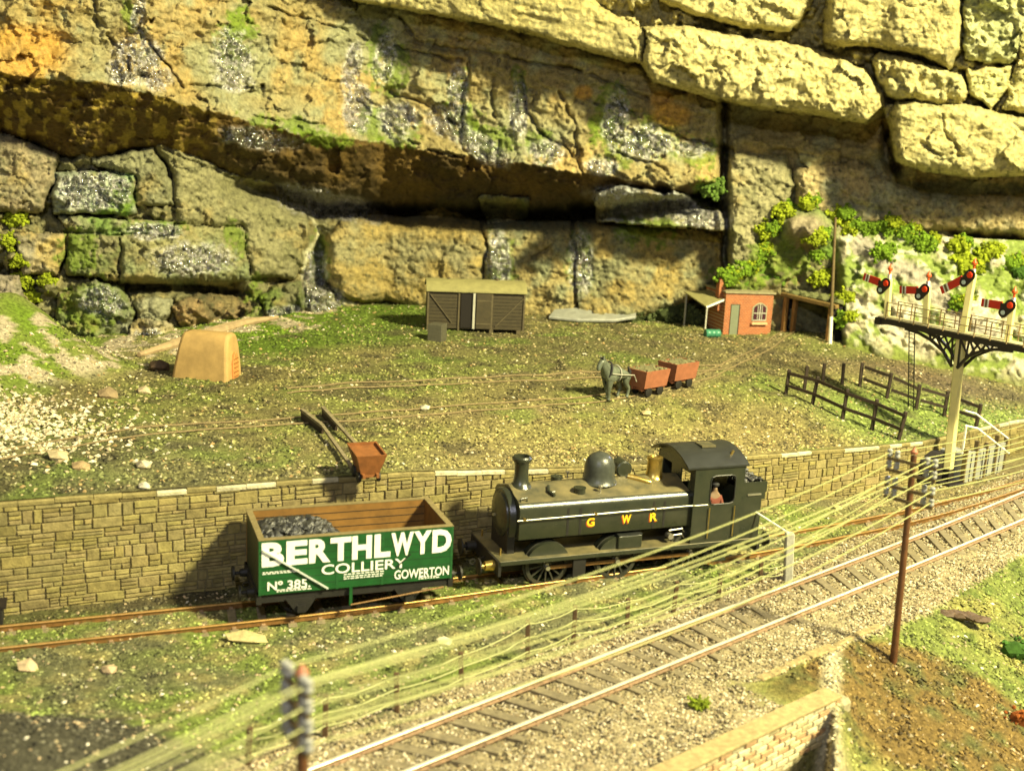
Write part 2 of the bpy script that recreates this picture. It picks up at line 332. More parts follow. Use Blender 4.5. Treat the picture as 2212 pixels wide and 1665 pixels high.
# yard
xs = np.linspace(-42, 66, 560); ts = np.concatenate([np.linspace(0, 16, 100), np.linspace(16.2, 62, 190)])
X, T = np.meshgrid(xs, ts, indexing='ij'); Y = ywall(X)+T
def yardcol(X, Y):
    n1 = fbm(X, Y, 4, 4, 3); n2 = fbm(X, Y, 1., 3, 5); n3 = fbm(X, Y, 12, 3, 7)
    c = np.zeros(X.shape+(3,))+np.array([.19, .17, .065])
    c = mixc(c, (n1-.4)*3.5, (.17, .19, .05)); c = mixc(c, (n2-.52)*4, (.1, .09, .04)); c = mixc(c, (n3-.55)*4, (.25, .22, .1))
    lawn = at(720, 705, 4.3); g = blob(X, Y, lawn, 8.5, .8)+.8*blob(X, Y, at(560, 735, 4.3), 4, 1.2)+.8*blob(X, Y, at(860, 680, 4.3), 5, 1.4)
    c = mixc(c, (g-.3)*2.2, (.11, .17, .02))
    g = blob(X, Y, at(2060, 930, 3), 6, .9)+blob(X, Y, at(2180, 880, 3.), 7)+.6*blob(X, Y, at(1850, 880, 3), 4)
    c = mixc(c, (g-.3)*1.6, (.16, .21, .05))
    c = mixc(c, blob(X, Y, at(2000, 790, 4), 7, .4)*1.1, (.13, .1, .06)); c = mixc(c, blob(X, Y, at(1300, 760, 4), 12, .5)*.7, (.12, .1, .05))
    c = mixc(c, (blob(X, Y, at(1250, 950, 4), 9, .6)+blob(X, Y, at(1650, 940, 3), 6, .8))*.6, (.25, .2, .08))
    c = mixc(c, blob(X, Y, at(130, 1010, 4.2), 8, .7)*.5, (.1, .11, .06))
    for Pp in ([(1713, 713), (1633, 765), (1480, 828), (1290, 865), (1100, 880), (740, 904), (320, 929), (0, 985)], [(1560, 795), (1380, 806), (1000, 824), (620, 847)]):
        dt = pdist(X, Y, [at(a_, b_, 4.1) for a_, b_ in Pp]); c = mixc(c, sst(1.1, .2, dt+n2*.6)*.6, (.21, .17, .085))
    c = mixc(c, sst(.62, .8, fbm(X, Y, 2.2, 3, 11))*.7, (.08, .068, .035)); c = mixc(c, sst(.62, .74, fbm(X, Y, 3.1, 4, 13))*.6, (.13, .18, .035))
    s = (X-BL0[0])*(-_bd[1])+(Y-BL0[1])*_bd[0]
    c = mixc(c, sst(0, 1, s)*(X < -12)*(.35+.9*(n1-.35)*2), (.14, .22, .02)); c = mixc(c, sst(0, 1, s)*(X < -12)*(n2 > .56), (.42, .36, .25))
    return c
cy = yardcol(X, Y); Z = zyard(X, Y)+(fbm(X, Y, .6, 2, 9)-.5)*.12*sst(.2, 1.5, T)
tagit(meshobj('yard_ground', np.stack([X, Y, Z], -1).reshape(-1, 3), grid(*X.shape), M['soil'], smooth=True, cols=cy.reshape(-1, 3)), kind='structure')
# lower ground
xs = np.linspace(-34, 62, 560); vs = np.linspace(0, 1, 300)
X, T = np.meshgrid(xs, vs, indexing='ij'); Y = 8+(ywall(X)+.05-8)*T
TA = at(900*.7855+0, 2116*.7855)[:2]; TRA = [at(707, 1662), at(1426, 1380), at(1952, 1179), at(2199, 1076), at(2420, 985)]; TRB = [at(917, 1665), at(1426, 1456), at(1952, 1241), at(2200, 1135), at(2420, 1043)]
def extend(P, a, b):
    P = [np.array(p) for p in P]; d0 = (P[0]-P[1]); d0 /= np.linalg.norm(d0); d1 = P[-1]-P[-2]; d1 /= np.linalg.norm(d1)
    return [P[0]+d0*a]+P+[P[-1]+d1*b]
CEN = extend([(a+b)/2 for a, b in zip(TRA, TRB)], 14, 30)
FEN = [lh(*p) for p in [(530, 1650), (700, 1590), (858, 1537), (998, 1484), (1140, 1431), (1238, 1388), (1355, 1356), (1454, 1321), (1549, 1296), (1643, 1257), (1715, 1225), (1900, 1150)]]
def lowcol(X, Y):
    n1 = fbm(X, Y, 3, 4, 3); n2 = fbm(X, Y, .7, 3, 5)
    c = np.zeros(X.shape+(3,))+np.array([.14, .18, .04])
    c = mixc(c, (n1-.42)*4, (.12, .12, .06)); c = mixc(c, (n2-.5)*4, (.22, .2, .08))
    yf = np.interp(X, [p[0] for p in extend(FEN, 14, 25)], [p[1] for p in extend(FEN, 14, 25)])
    bal = sst(1., -.4, Y-yf+(n1-.5)*2); c = mixc(c, bal, (.29, .245, .14)); c = mixc(c, bal*(n2-.45)*3, (.34, .28, .16))
    rr = sst(12, 20, X)*sst(-1.5, 0., Y-yf); c = mixc(c, rr*.8, (.2, .16, .075))
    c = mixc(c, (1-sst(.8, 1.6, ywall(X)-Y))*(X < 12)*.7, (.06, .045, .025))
    yb = np.interp(X, BRD[:, 0], BRD[:, 1]); s = yb-Y; e = sst(-.1, .4, s+(n2-.5))
    u = (X-BW0[0])*_wd[0]+(Y-BW0[1])*_wd[1]
    e = e*sst(-2.5, 0, u-LW+.5)
    c = mixc(c, e, (.15, .18, .045)); c = mixc(c, e*(n1-.42)*4, (.21, .2, .06)); c = mixc(c, e*(n2-.5)*4, (.1, .13, .03))
    br = blob(X, Y, at(2000, 1570, -2), 4.8, .62)*1.7+(n1-.5)*1.2; c = mixc(c, e*sst(.45, .7, br), (.14, .095, .03)); c = mixc(c, e*sst(.45, .7, br)*(n2-.55)*5, (.09, .09, .03))
    dwc = X-(XB0[0]+(Y-XB0[1])*(XB1[0]-XB0[0])/(XB1[1]-XB0[1])); c = mixc(c, sst(.5, .1, np.abs(dwc+.05))*(s > 0), (.36, .32, .2))
    cm = at(-20, 1700, .8); c = mixc(c, sst(.25, .45, blob(X, Y, cm, 5.4, .72)+(n2-.5)*.3), (.055, .052, .035))
    return c
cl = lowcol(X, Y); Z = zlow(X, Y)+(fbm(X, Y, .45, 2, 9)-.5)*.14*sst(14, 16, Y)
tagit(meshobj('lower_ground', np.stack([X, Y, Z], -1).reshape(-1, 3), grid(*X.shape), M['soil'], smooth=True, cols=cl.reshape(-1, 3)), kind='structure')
# ------------------------------------------------------------------ rock wall: stones bedded in rubble
st = 2.7
gx = np.arange(-170, 2390, st); gy = np.arange(-110, 905, st)
PX, PY = np.meshgrid(gx, gy, indexing='ij')
WYx = [-170, 0, 330, 500, 830, 1350, 1700, 2212, 2390]; WYy = [62, 62.5, 66, 71, 80.5, 79, 80.5, 80, 80]
def yrock(px): return np.interp(px, WYx, WYy)
Ux = [-170, 0, 100, 213, 337, 444, 568, 703, 884, 1062, 1275, 1453, 1520, 1600]; Uy = [148, 158, 170, 180, 206, 241, 270, 295, 320, 345, 376, 401, 392, 392]
Lx = [-170, 0, 71, 124, 213, 270, 348, 408, 497, 586, 639, 700, 900, 1160, 1300, 1530, 1600]; Ly = [275, 286, 309, 334, 341, 322, 318, 344, 383, 401, 420, 440, 450, 455, 450, 425, 420]
Vx = [-170, 560, 700, 753, 1016, 1126, 1275, 1382, 1410, 1493, 1604, 1746, 1870, 1906, 1925, 1935, 1995, 2101, 2390]; Vy = [-300, -60, -25, 0, 43, 64, 110, 135, 174, 199, 227, 245, 266, 231, 290, 348, 369, 383, 372]
wx = (fbm(PX, PY, 30, 5, 2)-.5)*22; wy = (fbm(PX, PY, 26, 5, 6)-.5)*18
QX = PX+wx; QY = PY+wy
U_ = np.interp(PX, Ux, Uy)+wy*1.4; L_ = np.interp(PX, Lx, Ly)+wy; V_ = np.interp(PX, Vx, Vy)+wy*.5
tt = np.clip((L_-PY)/(L_-U_+1e-3), 0, 1)
offl = np.where(PY > L_, 0, 5.6*tt**.75)
offl = offl-4.8*np.exp(-((PY-L_-14)/20.)**2)*sst(440, 620, PX)
offl = offl-1.6*sst(0, 80, U_-PY)*(PY < U_)*.8
offr = 3.2-1.2*np.exp(-((PY-V_-30)/26.)**2)-2.*np.exp(-((PX-1562)/9.)**2)
bl = sst(1545, 1565, QX); off = offl*(1-bl)+offr*bl
pale = (PY < V_)&(PX > 400); topm = pale
off = np.where(pale, 6.6+.6*(V_-PY)/200, off)
N1 = fbm(PX, PY, 60, 5, 1); N2 = fbm(PX, PY, 16, 4, 4); N3 = fbm(PX, PY, 160, 4, 8); N4 = fbm(PX, PY, 7, 2, 10)
fv, fe = facet(PX+wx*2, PY+wy*2, 75, 3); fv2, fe2 = facet(PX+wx, (PY+wy)*1.3, 26, 7)
lump = sst(.42, .68, fbm(PX, PY, 24, 3, 12))
fv3, fe3 = facet(PX+wx*.5+N2*8, (PY+wy)*1.2, 12, 11)
bed = fbm(PX*.9+PY*.5, (PY-PX*.22)*3.2, 60, 5, 13)
rel = (N1-.5)*.8+(N2-.5)*.22+fv*.6+fv2*.2+fv3*.08+(bed-.5)*.7+(N4-.5)*.14
mid = (PY < U_)&~pale
c = np.zeros(PX.shape+(3,))+np.array([.21, .2, .1])
c = mixc(c, (N1-.45)*3, (.14, .135, .065)); c = mixc(c, (N2-.5)*4, (.29, .25, .11))
lowr = PY > L_
rel = np.where(lowr&(PX < 1555), rel*1.1+lump*.8-.55, rel)
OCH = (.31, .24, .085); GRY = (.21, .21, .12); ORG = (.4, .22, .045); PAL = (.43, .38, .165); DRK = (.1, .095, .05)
mc = np.zeros(PX.shape+(3,))+np.array(GRY)*1.25
mc = mixc(mc, (N3-.38)*4, (.28, .23, .1)); mc = mixc(mc, (fbm(PX, PY, 90, 4, 13)-.48)*5, (.35, .26, .1)); mc = mixc(mc, sst(330, 60, PX)*(.1+1.1*N1), (.34, .23, .06)); mc = mixc(mc, (N4-.6)*3, (.17, .15, .06)); mc = mixc(mc, (fbm(PX, PY, 34, 4, 15)-.54)*4, (.27, .27, .15))
c = np.where(mid[..., None], mc, c)
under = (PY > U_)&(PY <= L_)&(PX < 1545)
c = np.where(under[..., None], mixc(mixc(np.zeros_like(c)+np.array([.12, .075, .018]), (N1-.42)*4, (.06, .04, .012)), sst(.5, .62, N2)*sst(600, 300, PX), (.3, .22, .04)), c)  # underside of the ledge coloured darker, its shade put into the brown
pc = mixc(np.zeros_like(c)+np.array(PAL), (N1-.5)*3, (.42, .37, .16)); pc = mixc(pc, (N4-.6)*4, (.3, .26, .1))
c = np.where(pale[..., None], pc, c); rel = np.where(pale, (N1-.5)*1.2+lump*1.3-1.1+fv2*.35+fv3*.12+(N2-.5)*.7+(N4-.5)*.25, rel)
cav = np.exp(-((PY-L_-8)/30.)**2)*sst(430, 600, PX)*(PX < 1500)*~pale; c = mixc(c, cav*1.2*(.6+N1), (.045, .04, .022))  # dark wet rock below the ledge, coloured near black to deepen the hollow's shade
gap = np.zeros(PX.shape)
def polydist(QX, QY, P):
    P = np.array(P, float); inside = np.zeros(QX.shape, bool); d = np.full(QX.shape, 1e9); n = len(P)
    for i in range(n):
        a = P[i]; b = P[(i+1) % n]; e = b-a; t = np.clip(((QX-a[0])*e[0]+(QY-a[1])*e[1])/(e@e+1e-9), 0, 1)
        d = np.minimum(d, np.hypot(QX-a[0]-e[0]*t, QY-a[1]-e[1]*t))
        cnd = ((a[1] > QY) != (b[1] > QY)) & (QX < (b[0]-a[0])*(QY-a[1])/(b[1]-a[1]+1e-9)+a[0]); inside ^= cnd
    return np.where(inside, d, -d)
STONES = [  # outline, protrusion, edge rounding, colours, roughness, what it looks like
 ([(690, -150), (760, 0), (1016, 43), (1130, 66), (1275, 110), (1383, 136), (1392, 70), (1300, 20), (1215, -60), (1200, -150)], 1.7, 7, PAL, (.44, .38, .15), .35, 'long smooth pale yellow beam stone'),
 ([(1388, 62), (1480, 58), (1600, 80), (1750, 108), (1860, 150), (1906, 205), (1905, 245), (1870, 266), (1746, 245), (1604, 227), (1493, 199), (1410, 174), (1385, 130)], 2.2, 15, PAL, (.5, .45, .21), .9, 'pale lumpy stone ending in a rounded nose'),
 ([(1380, -150), (1760, -150), (1750, 20), (1700, 66), (1600, 56), (1500, 28), (1430, 2)], 1.9, 10, PAL, (.42, .38, .17), .7, 'pale stone on the top course'),
 ([(1782, 88), (1790, -150), (2063, -150), (2076, 108), (2050, 148), (2000, 122), (1880, 96), (1820, 100)], 2.6, 11, (.42, .37, .16), (.34, .3, .13), .7, 'square olive block near the top right'),
 ([(1885, 130), (1905, 116), (2075, 165), (2092, 200), (2078, 224), (1930, 212), (1895, 180)], 1.6, 10, PAL, (.4, .37, .17), 1.2, 'crumbly pale stone between two larger blocks'),
 ([(1926, 240), (1941, 222), (2066, 226), (2134, 241), (2400, 300), (2400, 372), (2101, 383), (1995, 369), (1935, 348), (1924, 301)], 2.6, 13, PAL, (.4, .37, .17), .55, 'large pale block with a zigzag crack'),
 ([(2085, -150), (2400, -150), (2400, 20), (2215, 60), (2180, 140), (2090, 125), (2080, 60)], 1.4, 12, (.4, .4, .2), (.3, .32, .15), 1.3, 'grey green knobbly stone in the top corner'),
 ([(2090, 150), (2160, 150), (2190, 145), (2170, 190), (2140, 232), (2098, 200)], 1.2, 8, (.34, .33, .14), PAL, .7, 'wedge shaped olive stone'),
 ([(2215, 60), (2400, 40), (2400, 280), (2170, 232), (2198, 150)], .6, 10, (.3, .28, .12), PAL, .6, 'darker olive stone at the right edge'),
 ([(345, 322), (430, 348), (520, 392), (600, 410), (645, 440), (661, 500), (650, 560), (630, 596), (545, 592), (530, 485), (390, 478), (383, 430), (380, 375)], 1.7, 9, (.2, .19, .1), (.16, .155, .075), .5, 'smooth grey olive boulder under the overhang'),
 ([(121, 376), (200, 372), (290, 382), (292, 458), (116, 459)], 1.4, 6, (.24, .27, .19), (.1, .2, .04), .8, 'wet grey rectangular stone'),
 ([(205, 346), (330, 322), (348, 355), (372, 395), (374, 440), (300, 440), (298, 378), (240, 368)], 1.2, 7, (.19, .19, .11), (.15, .15, .08), .8, 'angular grey green stone'),
 ([(-170, 286), (0, 292), (71, 313), (124, 340), (110, 400), (88, 455), (0, 455), (-170, 450)], 1.5, 9, (.2, .18, .11), (.24, .2, .12), .6, 'grey brown boulder at the left edge'),
 ([(130, 468), (370, 482), (368, 506), (150, 500)], .8, 5, (.13, .19, .05), (.2, .2, .12), .8, 'thin mossy course stone'),
 ([(30, 505), (145, 508), (138, 560), (118, 592), (52, 592)], 1.1, 7, (.24, .22, .16), (.32, .25, .1), .5, 'small grey stone with an ochre patch'),
 ([(152, 508), (258, 504), (250, 604), (150, 590)], 1.0, 6, (.13, .15, .06), (.18, .17, .09), .9, 'mossy dark stone'),
 ([(264, 512), (400, 492), (520, 492), (535, 598), (450, 612), (266, 606)], 1.5, 7, (.2, .19, .09), (.16, .18, .09), .6, 'long grey stone above the dark hollow'),
 ([(292, 648), (368, 648), (362, 686), (300, 684)], .9, 6, (.22, .22, .14), (.19, .19, .12), .4, 'small smooth stone in the dark hollow'),
 ([(372, 662), (430, 637), (530, 642), (540, 672), (470, 702), (398, 706)], 1.2, 9, (.24, .17, .08), (.12, .1, .05), 1.5, 'crumbly brown stone'),
 ([(560, 642), (600, 618), (648, 612), (665, 662), (650, 700), (590, 692)], 1.3, 12, (.12, .12, .06), (.09, .12, .03), 1.4, 'round dark mossy rock'),
 ([(667, 640), (700, 617), (726, 660), (702, 692), (672, 690)], 1.1, 9, (.11, .12, .05), (.08, .1, .03), 1.2, 'little dark rock beside the cleft'),
 ([(710, 520), (742, 480), (813, 463), (867, 478), (955, 458), (1030, 484), (1046, 520), (1036, 600), (1000, 650), (900, 660), (760, 640), (703, 600)], 2.0, 10, OCH, (.25, .23, .12), .4, 'big ochre stone left of centre'),
 ([(1052, 492), (1100, 486), (1222, 484), (1240, 560), (1236, 700), (1110, 720), (1050, 660)], 1.7, 8, (.27, .22, .09), (.2, .21, .12), .55, 'ochre stone behind the van'),
 ([(1246, 488), (1340, 490), (1552, 508), (1556, 600), (1500, 642), (1380, 680), (1290, 720), (1240, 690)], 1.8, 9, OCH, (.22, .22, .12), .4, 'wide ochre and grey stone beside the wet streak'),
 ([(1294, 424), (1330, 408), (1500, 432), (1560, 462), (1560, 500), (1400, 486), (1294, 472)], 7.5, 5, (.24, .25, .24), (.19, .18, .1), .7, 'wet grey slab under the overhang'),
 ([(1572, 335), (1695, 345), (1712, 400), (1665, 470), (1640, 540), (1600, 620), (1570, 620)], 1.3, 8, (.25, .23, .13), (.2, .19, .1), .6, 'tall grey stone right of the cleft'),
 ([(1722, 372), (1850, 355), (1920, 395), (1990, 425), (2212, 432), (2400, 432), (2400, 505), (2180, 505), (2000, 492), (1850, 482), (1725, 455)], 1.6, 13, (.32, .26, .13), (.24, .24, .16), .5, 'broad fawn slab above the grass bank'),
 ([(1035, 425), (1138, 430), (1142, 470), (1060, 478)], .8, 9, (.14, .14, .07), (.1, .11, .04), 1.2, 'dim knobbly stone in the dark gap'),
 ([(-170, 598), (40, 598), (56, 690), (0, 705), (-170, 700)], 1.2, 9, (.23, .2, .15), (.19, .18, .12), .6, 'pinkish grey stone by the lichen'),
 ([(132, 640), (200, 610), (262, 622), (288, 680), (268, 724), (200, 734), (122, 700)], 1.5, 14, (.13, .16, .06), (.2, .2, .15), 1.3, 'mossy humped stone'),
 ([(272, 702), (330, 684), (372, 702), (372, 738), (300, 764), (266, 738)], 1.3, 9, (.3, .26, .14), (.36, .33, .24), .8, 'cream capped loose stone'),
]
SHAL = (9, 16, 21, 22, 23, 24, 25, 26)
lab = np.full(PX.shape, -1, int); H0 = off.copy()
for k, (P, pr, rd, ca, cb, rg, nm) in enumerate(STONES):
    xs_ = [p[0] for p in P]; ys_ = [p[1] for p in P]
    i0, i1 = np.searchsorted(gx, [min(xs_)-40, max(xs_)+40]); j0, j1 = np.searchsorted(gy, [min(ys_)-40, max(ys_)+40]); sl = (slice(i0, i1), slice(j0, j1))
    d = polydist(PX[sl]+wx[sl]*.75, PY[sl]+wy[sl]*.75, P)
    ins = (d > 0)&(lab[sl] < 0); lab[sl] = np.where(ins, k, lab[sl])
    d = d+(8 if k in SHAL else 4.5); lo = ca[0] < .4; ins = (d > 0)&((lab[sl] < 0)|(lab[sl] == k)); lab[sl] = np.where(ins, k, lab[sl]); rd = rd*(.6 if lo else .55)
    h = pr*(.62 if lo else .85)*(1-np.exp(-np.maximum(d, 0)/rd))-.1+((N1[sl]-.5)*.5+(N2[sl]-.5)*.3+fv[sl]*.6+fv2[sl]*(.28 if lo else .16)+fv3[sl]*(.16 if lo else .05))*rg+(bed[sl]-.5)*.45+(N4[sl]-.5)*(.16 if lo else .08)-(.16*sst(.68, .78, fbm(PX[sl], PY[sl], 7, 2, 3)) if lo else 0)
    if rg > .8: h = h+lump[sl]*.6*(rg-.6)
    rel[sl] = np.where(ins, h, rel[sl]-(.12 if k in SHAL else (.5 if ca[0] < .4 else .3))*np.exp(-np.maximum(-d, 0)/5.)*(d <= 0))
    lf = (1.05 if ca == OCH else 1.25) if ca[0] < .4 else 1.; kc = mixc(np.zeros(h.shape+(3,))+np.array(ca)*lf, (fbm(PX[sl], PY[sl], 45, 4, k)-.42)*4, np.array(cb)*lf)
    kc = mixc(kc, (fbm(PX[sl], PY[sl], 50, 4, k+5)-.56)*3*(ca[0] < .4), (.32, .25, .1)); kc = mixc(kc, (N4[sl]-.58)*3, (.1, .1, .05))
    c[sl] = np.where(ins[..., None], kc, c[sl])
# cracks in the face
CR = [[(205, 0), (215, 60), (270, 115), (282, 150)], [(297, 50), (320, 95), (372, 150), (392, 190)], [(405, 190), (450, 187), (560, 188)], [(545, 250), (620, 262), (700, 268)],
 [(575, 15), (640, 40), (740, 60), (790, 85)], [(765, 212), (800, 250), (850, 275)], [(845, 198), (900, 215), (990, 270), (1000, 320)], [(1012, 120), (1010, 180), (995, 240), (1000, 300)],
 [(1130, 165), (1140, 240), (1165, 290)], [(1075, 130), (1060, 200), (1085, 290), (1080, 330)], [(1205, 200), (1240, 260), (1250, 300), (1245, 350)], [(1165, 290), (1225, 320), (1260, 380)],
 [(1290, 230), (1340, 225), (1400, 260), (1480, 300), (1560, 320)], [(1330, 330), (1380, 345), (1430, 360)], [(880, 300), (920, 320), (1000, 345)], [(860, 40), (900, 90), (1010, 110), (1120, 130), (1250, 150), (1400, 215)],
 [(2040, 245), (2045, 290), (2075, 330)], [(1985, 310), (2030, 335), (2080, 335)], [(1200, 520), (1150, 560)], [(1000, 130), (960, 125), (840, 100)]]
for P in CR:
    d = pdist(PX+wx*1.1, PY+wy*1.1, P); w = 1.2+4.5*N2*N1*2; rel = rel-(.7*np.exp(-(d/w)**2)*sst(.3, .55, fbm(PX, PY, 40, 2, 11)+.12)+.1*np.exp(-(d/22)**2)*np.sign(wx))*(1 if P[0][0] < 1900 else .5)
vd = pdist(QX, QY, [(1562, 325), (1565, 420), (1568, 500), (1570, 610)]); rel = rel-2.6*np.exp(-(vd/9)**2)
vd = pdist(QX, QY, [(655, 480), (668, 540), (672, 600), (650, 640)]); rel = rel+.8*np.exp(-(vd/8)**2)
vd2 = pdist(QX, QY, [(690, 480), (688, 560), (695, 610)]); rel = rel-2.4*np.exp(-(vd2/20)**2)
vd3 = pdist(QX, QY, [(275, 622), (400, 622), (510, 628)]); rel = rel-3.2*np.exp(-(vd3/15)**2)
vd4 = pdist(QX, QY, [(835, 665), (880, 680), (940, 690)]); rel = rel-2.4*np.exp(-(vd4/12)**2); vd5 = pdist(QX, QY, [(2060, 512), (2150, 516), (2230, 520)]); rel = rel-2.*np.exp(-(vd5/9)**2)
vd6 = pdist(QX, QY, [(1915, 290), (1912, 340), (1930, 365)]); rel = rel-2.2*np.exp(-(vd6/12)**2)
wet = np.zeros(PX.shape)
nW = fbm(PX, PY, 22, 3, 14)
def bl2(px, py, r, sq=1., ang=0.):
    a = math.radians(ang); x = (PX-px)*math.cos(a)+(PY-py)*math.sin(a); y = -(PX-px)*math.sin(a)+(PY-py)*math.cos(a)
    return np.exp(-((x/r)**2+(y/(r*sq))**2))
for (a, b, r, q, g) in [(520, 60, 30, 1.2, 0), (505, 90, 34, 2, 0), (818, 110, 26, 2, 10), (840, 160, 35, 1.6, 20), (800, 270, 34, .9, 0), (870, 290, 40, .7, 0), (990, 200, 18, 2.4, 10), (1000, 250, 40, .7, 30), (1120, 190, 16, 2.6, 0), (1050, 300, 60, .5, 15),
    (1170, 320, 30, 1., 0), (1310, 240, 32, 1.8, 20), (1330, 300, 45, 1.2, 0), (1420, 300, 50, .8, 0), (1510, 330, 40, .8, 0), (1080, 560, 28, 2.2, 0), (1255, 560, 26, 2.4, 0), (1400, 500, 60, .5, 0), (330, 490, 60, .22, 0), (510, 520, 20, 2, -10), (250, 430, 40, .8, 0),
    (550, 640, 22, 1.9, 0), (200, 660, 60, .8, 0), (170, 540, 40, 1, 0), (620, 270, 80, .22, 10), (1690, 560, 70, .6, 0), (1580, 610, 50, .8, 0), (1530, 410, 34, .8, 0), (280, 20, 14, 3.5, 0), (700, 300, 60, .3, 8), (690, 560, 18, 3, 0)]:
    t = bl2(a, b, r*1.25, q, g)*1.7*(.35+1.1*nW); c = mixc(c, sst(.5, .9, t*(.3+1.4*N4*N2*2))*.7, (.13, .2, .015))
for (a, b, r, q, g) in [(300, 130, 55, .9, 40), (270, 150, 40, .8, 0), (340, 170, 34, .8, 0), (300, 30, 14, 3, 10), (500, 130, 42, 1.5, 0), (510, 180, 40, .5, 0), (830, 130, 22, 2.5, 10), (760, 150, 20, 3, 12), (770, 230, 30, 2, 0), (860, 260, 45, .8, 30), (990, 200, 20, 3, 0), (970, 270, 60, .45, 35), (1040, 320, 70, .35, 30),
    (1120, 230, 20, 3, 0), (1180, 330, 36, .8, 0), (1330, 260, 28, 2.2, 0), (1300, 360, 36, .5, 0), (1400, 310, 60, .6, 0), (1500, 320, 40, .5, 0), (1360, 430, 90, .3, 8), (1500, 460, 70, .4, 15), (1075, 560, 26, 2.5, 0), (1255, 570, 26, 2.6, 0), (200, 410, 80, .5, 0), (330, 500, 60, .3, 0),
    (220, 650, 50, .6, 0), (680, 600, 24, 3, 0), (700, 440, 120, .25, 12), (560, 300, 90, .25, 8), (420, 560, 90, .4, 0), (320, 730, 34, .6, 0), (700, 650, 40, .8, 0), (620, 680, 40, .5, 0)]:
    wet = np.maximum(wet, sst(.3, .7, bl2(a, b, r*1.2, q, g)*(.55+.9*nW)))
wet = wet*sst(.3, .5, N4+.1); c = mixc(c, wet*.75*sst(.47, .58, fbm(PX, PY, 6, 2, 9))*(~under), (.66, .63, .62))  # pale flecks in the colour stand in for glints on the wet rock
for (a, b, r, q) in [(1430, 215, 30, .8), (1450, 250, 50, .6), (1260, 200, 24, .8), (60, 110, 110, .6)]: c = mixc(c, sst(.3, .7, bl2(a, b, r, q))*.7, (.5, .28, .05))
wcr = sst(5, 2, pdist(QX, QY, [(655, 425), (668, 470), (690, 490), (684, 520), (662, 545), (655, 590), (668, 625)]))+sst(5, 2, pdist(QX, QY, [(700, 640), (740, 650), (765, 658)])); c = mixc(c, wcr*.9, (.5, .48, .3))
rel = rel+wet*(fbm(PX, PY, 9, 2, 1)-.5)*.7
YR = yrock(PX)-off-rel
D = np.stack([(PX-1106)/F_, -(PY-832.5)/F_, -np.ones_like(PX)], -1) @ MC.T
RP = D*(YR/D[..., 1])[..., None]+np.array([0, 0, H])
WALL = thing('stone_wall', 'large mossy stone wall of ochre and pale blocks behind the railway, wet in places', 'stone wall', (0, 78, 4.3))
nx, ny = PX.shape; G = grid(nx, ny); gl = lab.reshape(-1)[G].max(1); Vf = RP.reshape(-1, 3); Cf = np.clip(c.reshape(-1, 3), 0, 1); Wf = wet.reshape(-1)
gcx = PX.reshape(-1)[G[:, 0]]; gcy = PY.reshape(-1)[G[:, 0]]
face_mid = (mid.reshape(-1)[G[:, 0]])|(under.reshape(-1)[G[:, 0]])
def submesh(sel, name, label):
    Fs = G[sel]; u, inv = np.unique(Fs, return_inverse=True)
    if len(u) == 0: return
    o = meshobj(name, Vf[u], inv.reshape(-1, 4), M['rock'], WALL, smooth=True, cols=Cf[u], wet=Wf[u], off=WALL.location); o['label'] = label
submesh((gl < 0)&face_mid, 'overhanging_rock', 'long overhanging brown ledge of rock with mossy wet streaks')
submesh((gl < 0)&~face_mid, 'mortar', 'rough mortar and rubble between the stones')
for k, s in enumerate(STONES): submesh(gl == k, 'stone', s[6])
def ysurf(px, py): i = int(np.clip((px-gx[0])/st, 0, nx-1)); j = int(np.clip((py-gy[0])/st, 0, ny-1)); return float(YR[i, j])
# ------------------------------------------------------------------ grassy hillside in front of the wall, right
hx = np.arange(1562, 2420, 3.6); hy = np.linspace(0, 1, 110)
HX, HT = np.meshgrid(hx, hy, indexing='ij')
top = np.interp(HX, [1562, 1600, 1650, 1690, 1740, 1790, 1850, 1950, 2050, 2212, 2420], [596, 580, 505, 455, 440, 462, 488, 497, 512, 520, 530])
bot = np.interp(HX, [1562, 1680, 1700, 1800, 1900, 2040, 2212, 2420], [722, 722, 718, 742, 770, 800, 836, 880])
HP = top+(bot-top)*HT
yb_ = np.array([yh(float(a), float(b))[1] for a, b in zip(HX[:, 0], bot[:, 0])])[:, None]
yt_ = yrock(HX)-3.4
por = sst(1672, 1690, HX)*sst(1815, 1795, HX)
yb2 = np.maximum(yb_, 78.6)*(HX < 1690)+(yb_*(HX >= 1690)); yb2 = np.where(HX < 1830, yb2+(78.3-yb2)*sst(1830, 1790, HX), yb2)
n5 = fbm(HX, HP, 50, 4, 2); n6 = fbm(HX, HP, 14, 3, 5); f5, _ = facet(HX, HP, 40, 5)
HY = yb2+(yt_-yb2)*(1-HT)**.9-np.sin(np.pi*HT)*(n5-.35)*(1.2+2*sst(1800, 1850, HX))-(n6-.5)*.6-f5*.4*np.sin(np.pi*HT)
pr = np.exp(-((HX-1740)/55.)**2-((HP-492)/34.)**2); HY = HY-pr*2.6-pr*.35*np.sin((HX-1700)*.13+(HP-480)*.05)
HY = np.minimum(HY, yrock(HX)-1.2)
hc = np.zeros(HX.shape+(3,))+np.array([.2, .26, .06]); hc = mixc(hc, (n6-.5)*3, (.12, .2, .02))
hc = mixc(hc, sst(.47, .6, n5), (.42, .38, .26)); hc = mixc(hc, sst(.56, .68, n6)*.7, (.62, .6, .48))
pth = pdist(HX, HP, [(1860, 530), (1920, 570), (1990, 600), (2080, 690), (2160, 740)]); hc = mixc(hc, sst(30, 14, pth+(n6-.5)*20), (.33, .3, .24))
pth = pdist(HX, HP, [(1830, 640), (1870, 660), (1930, 720), (1990, 765)]); hc = mixc(hc, sst(20, 10, pth), (.52, .48, .36))
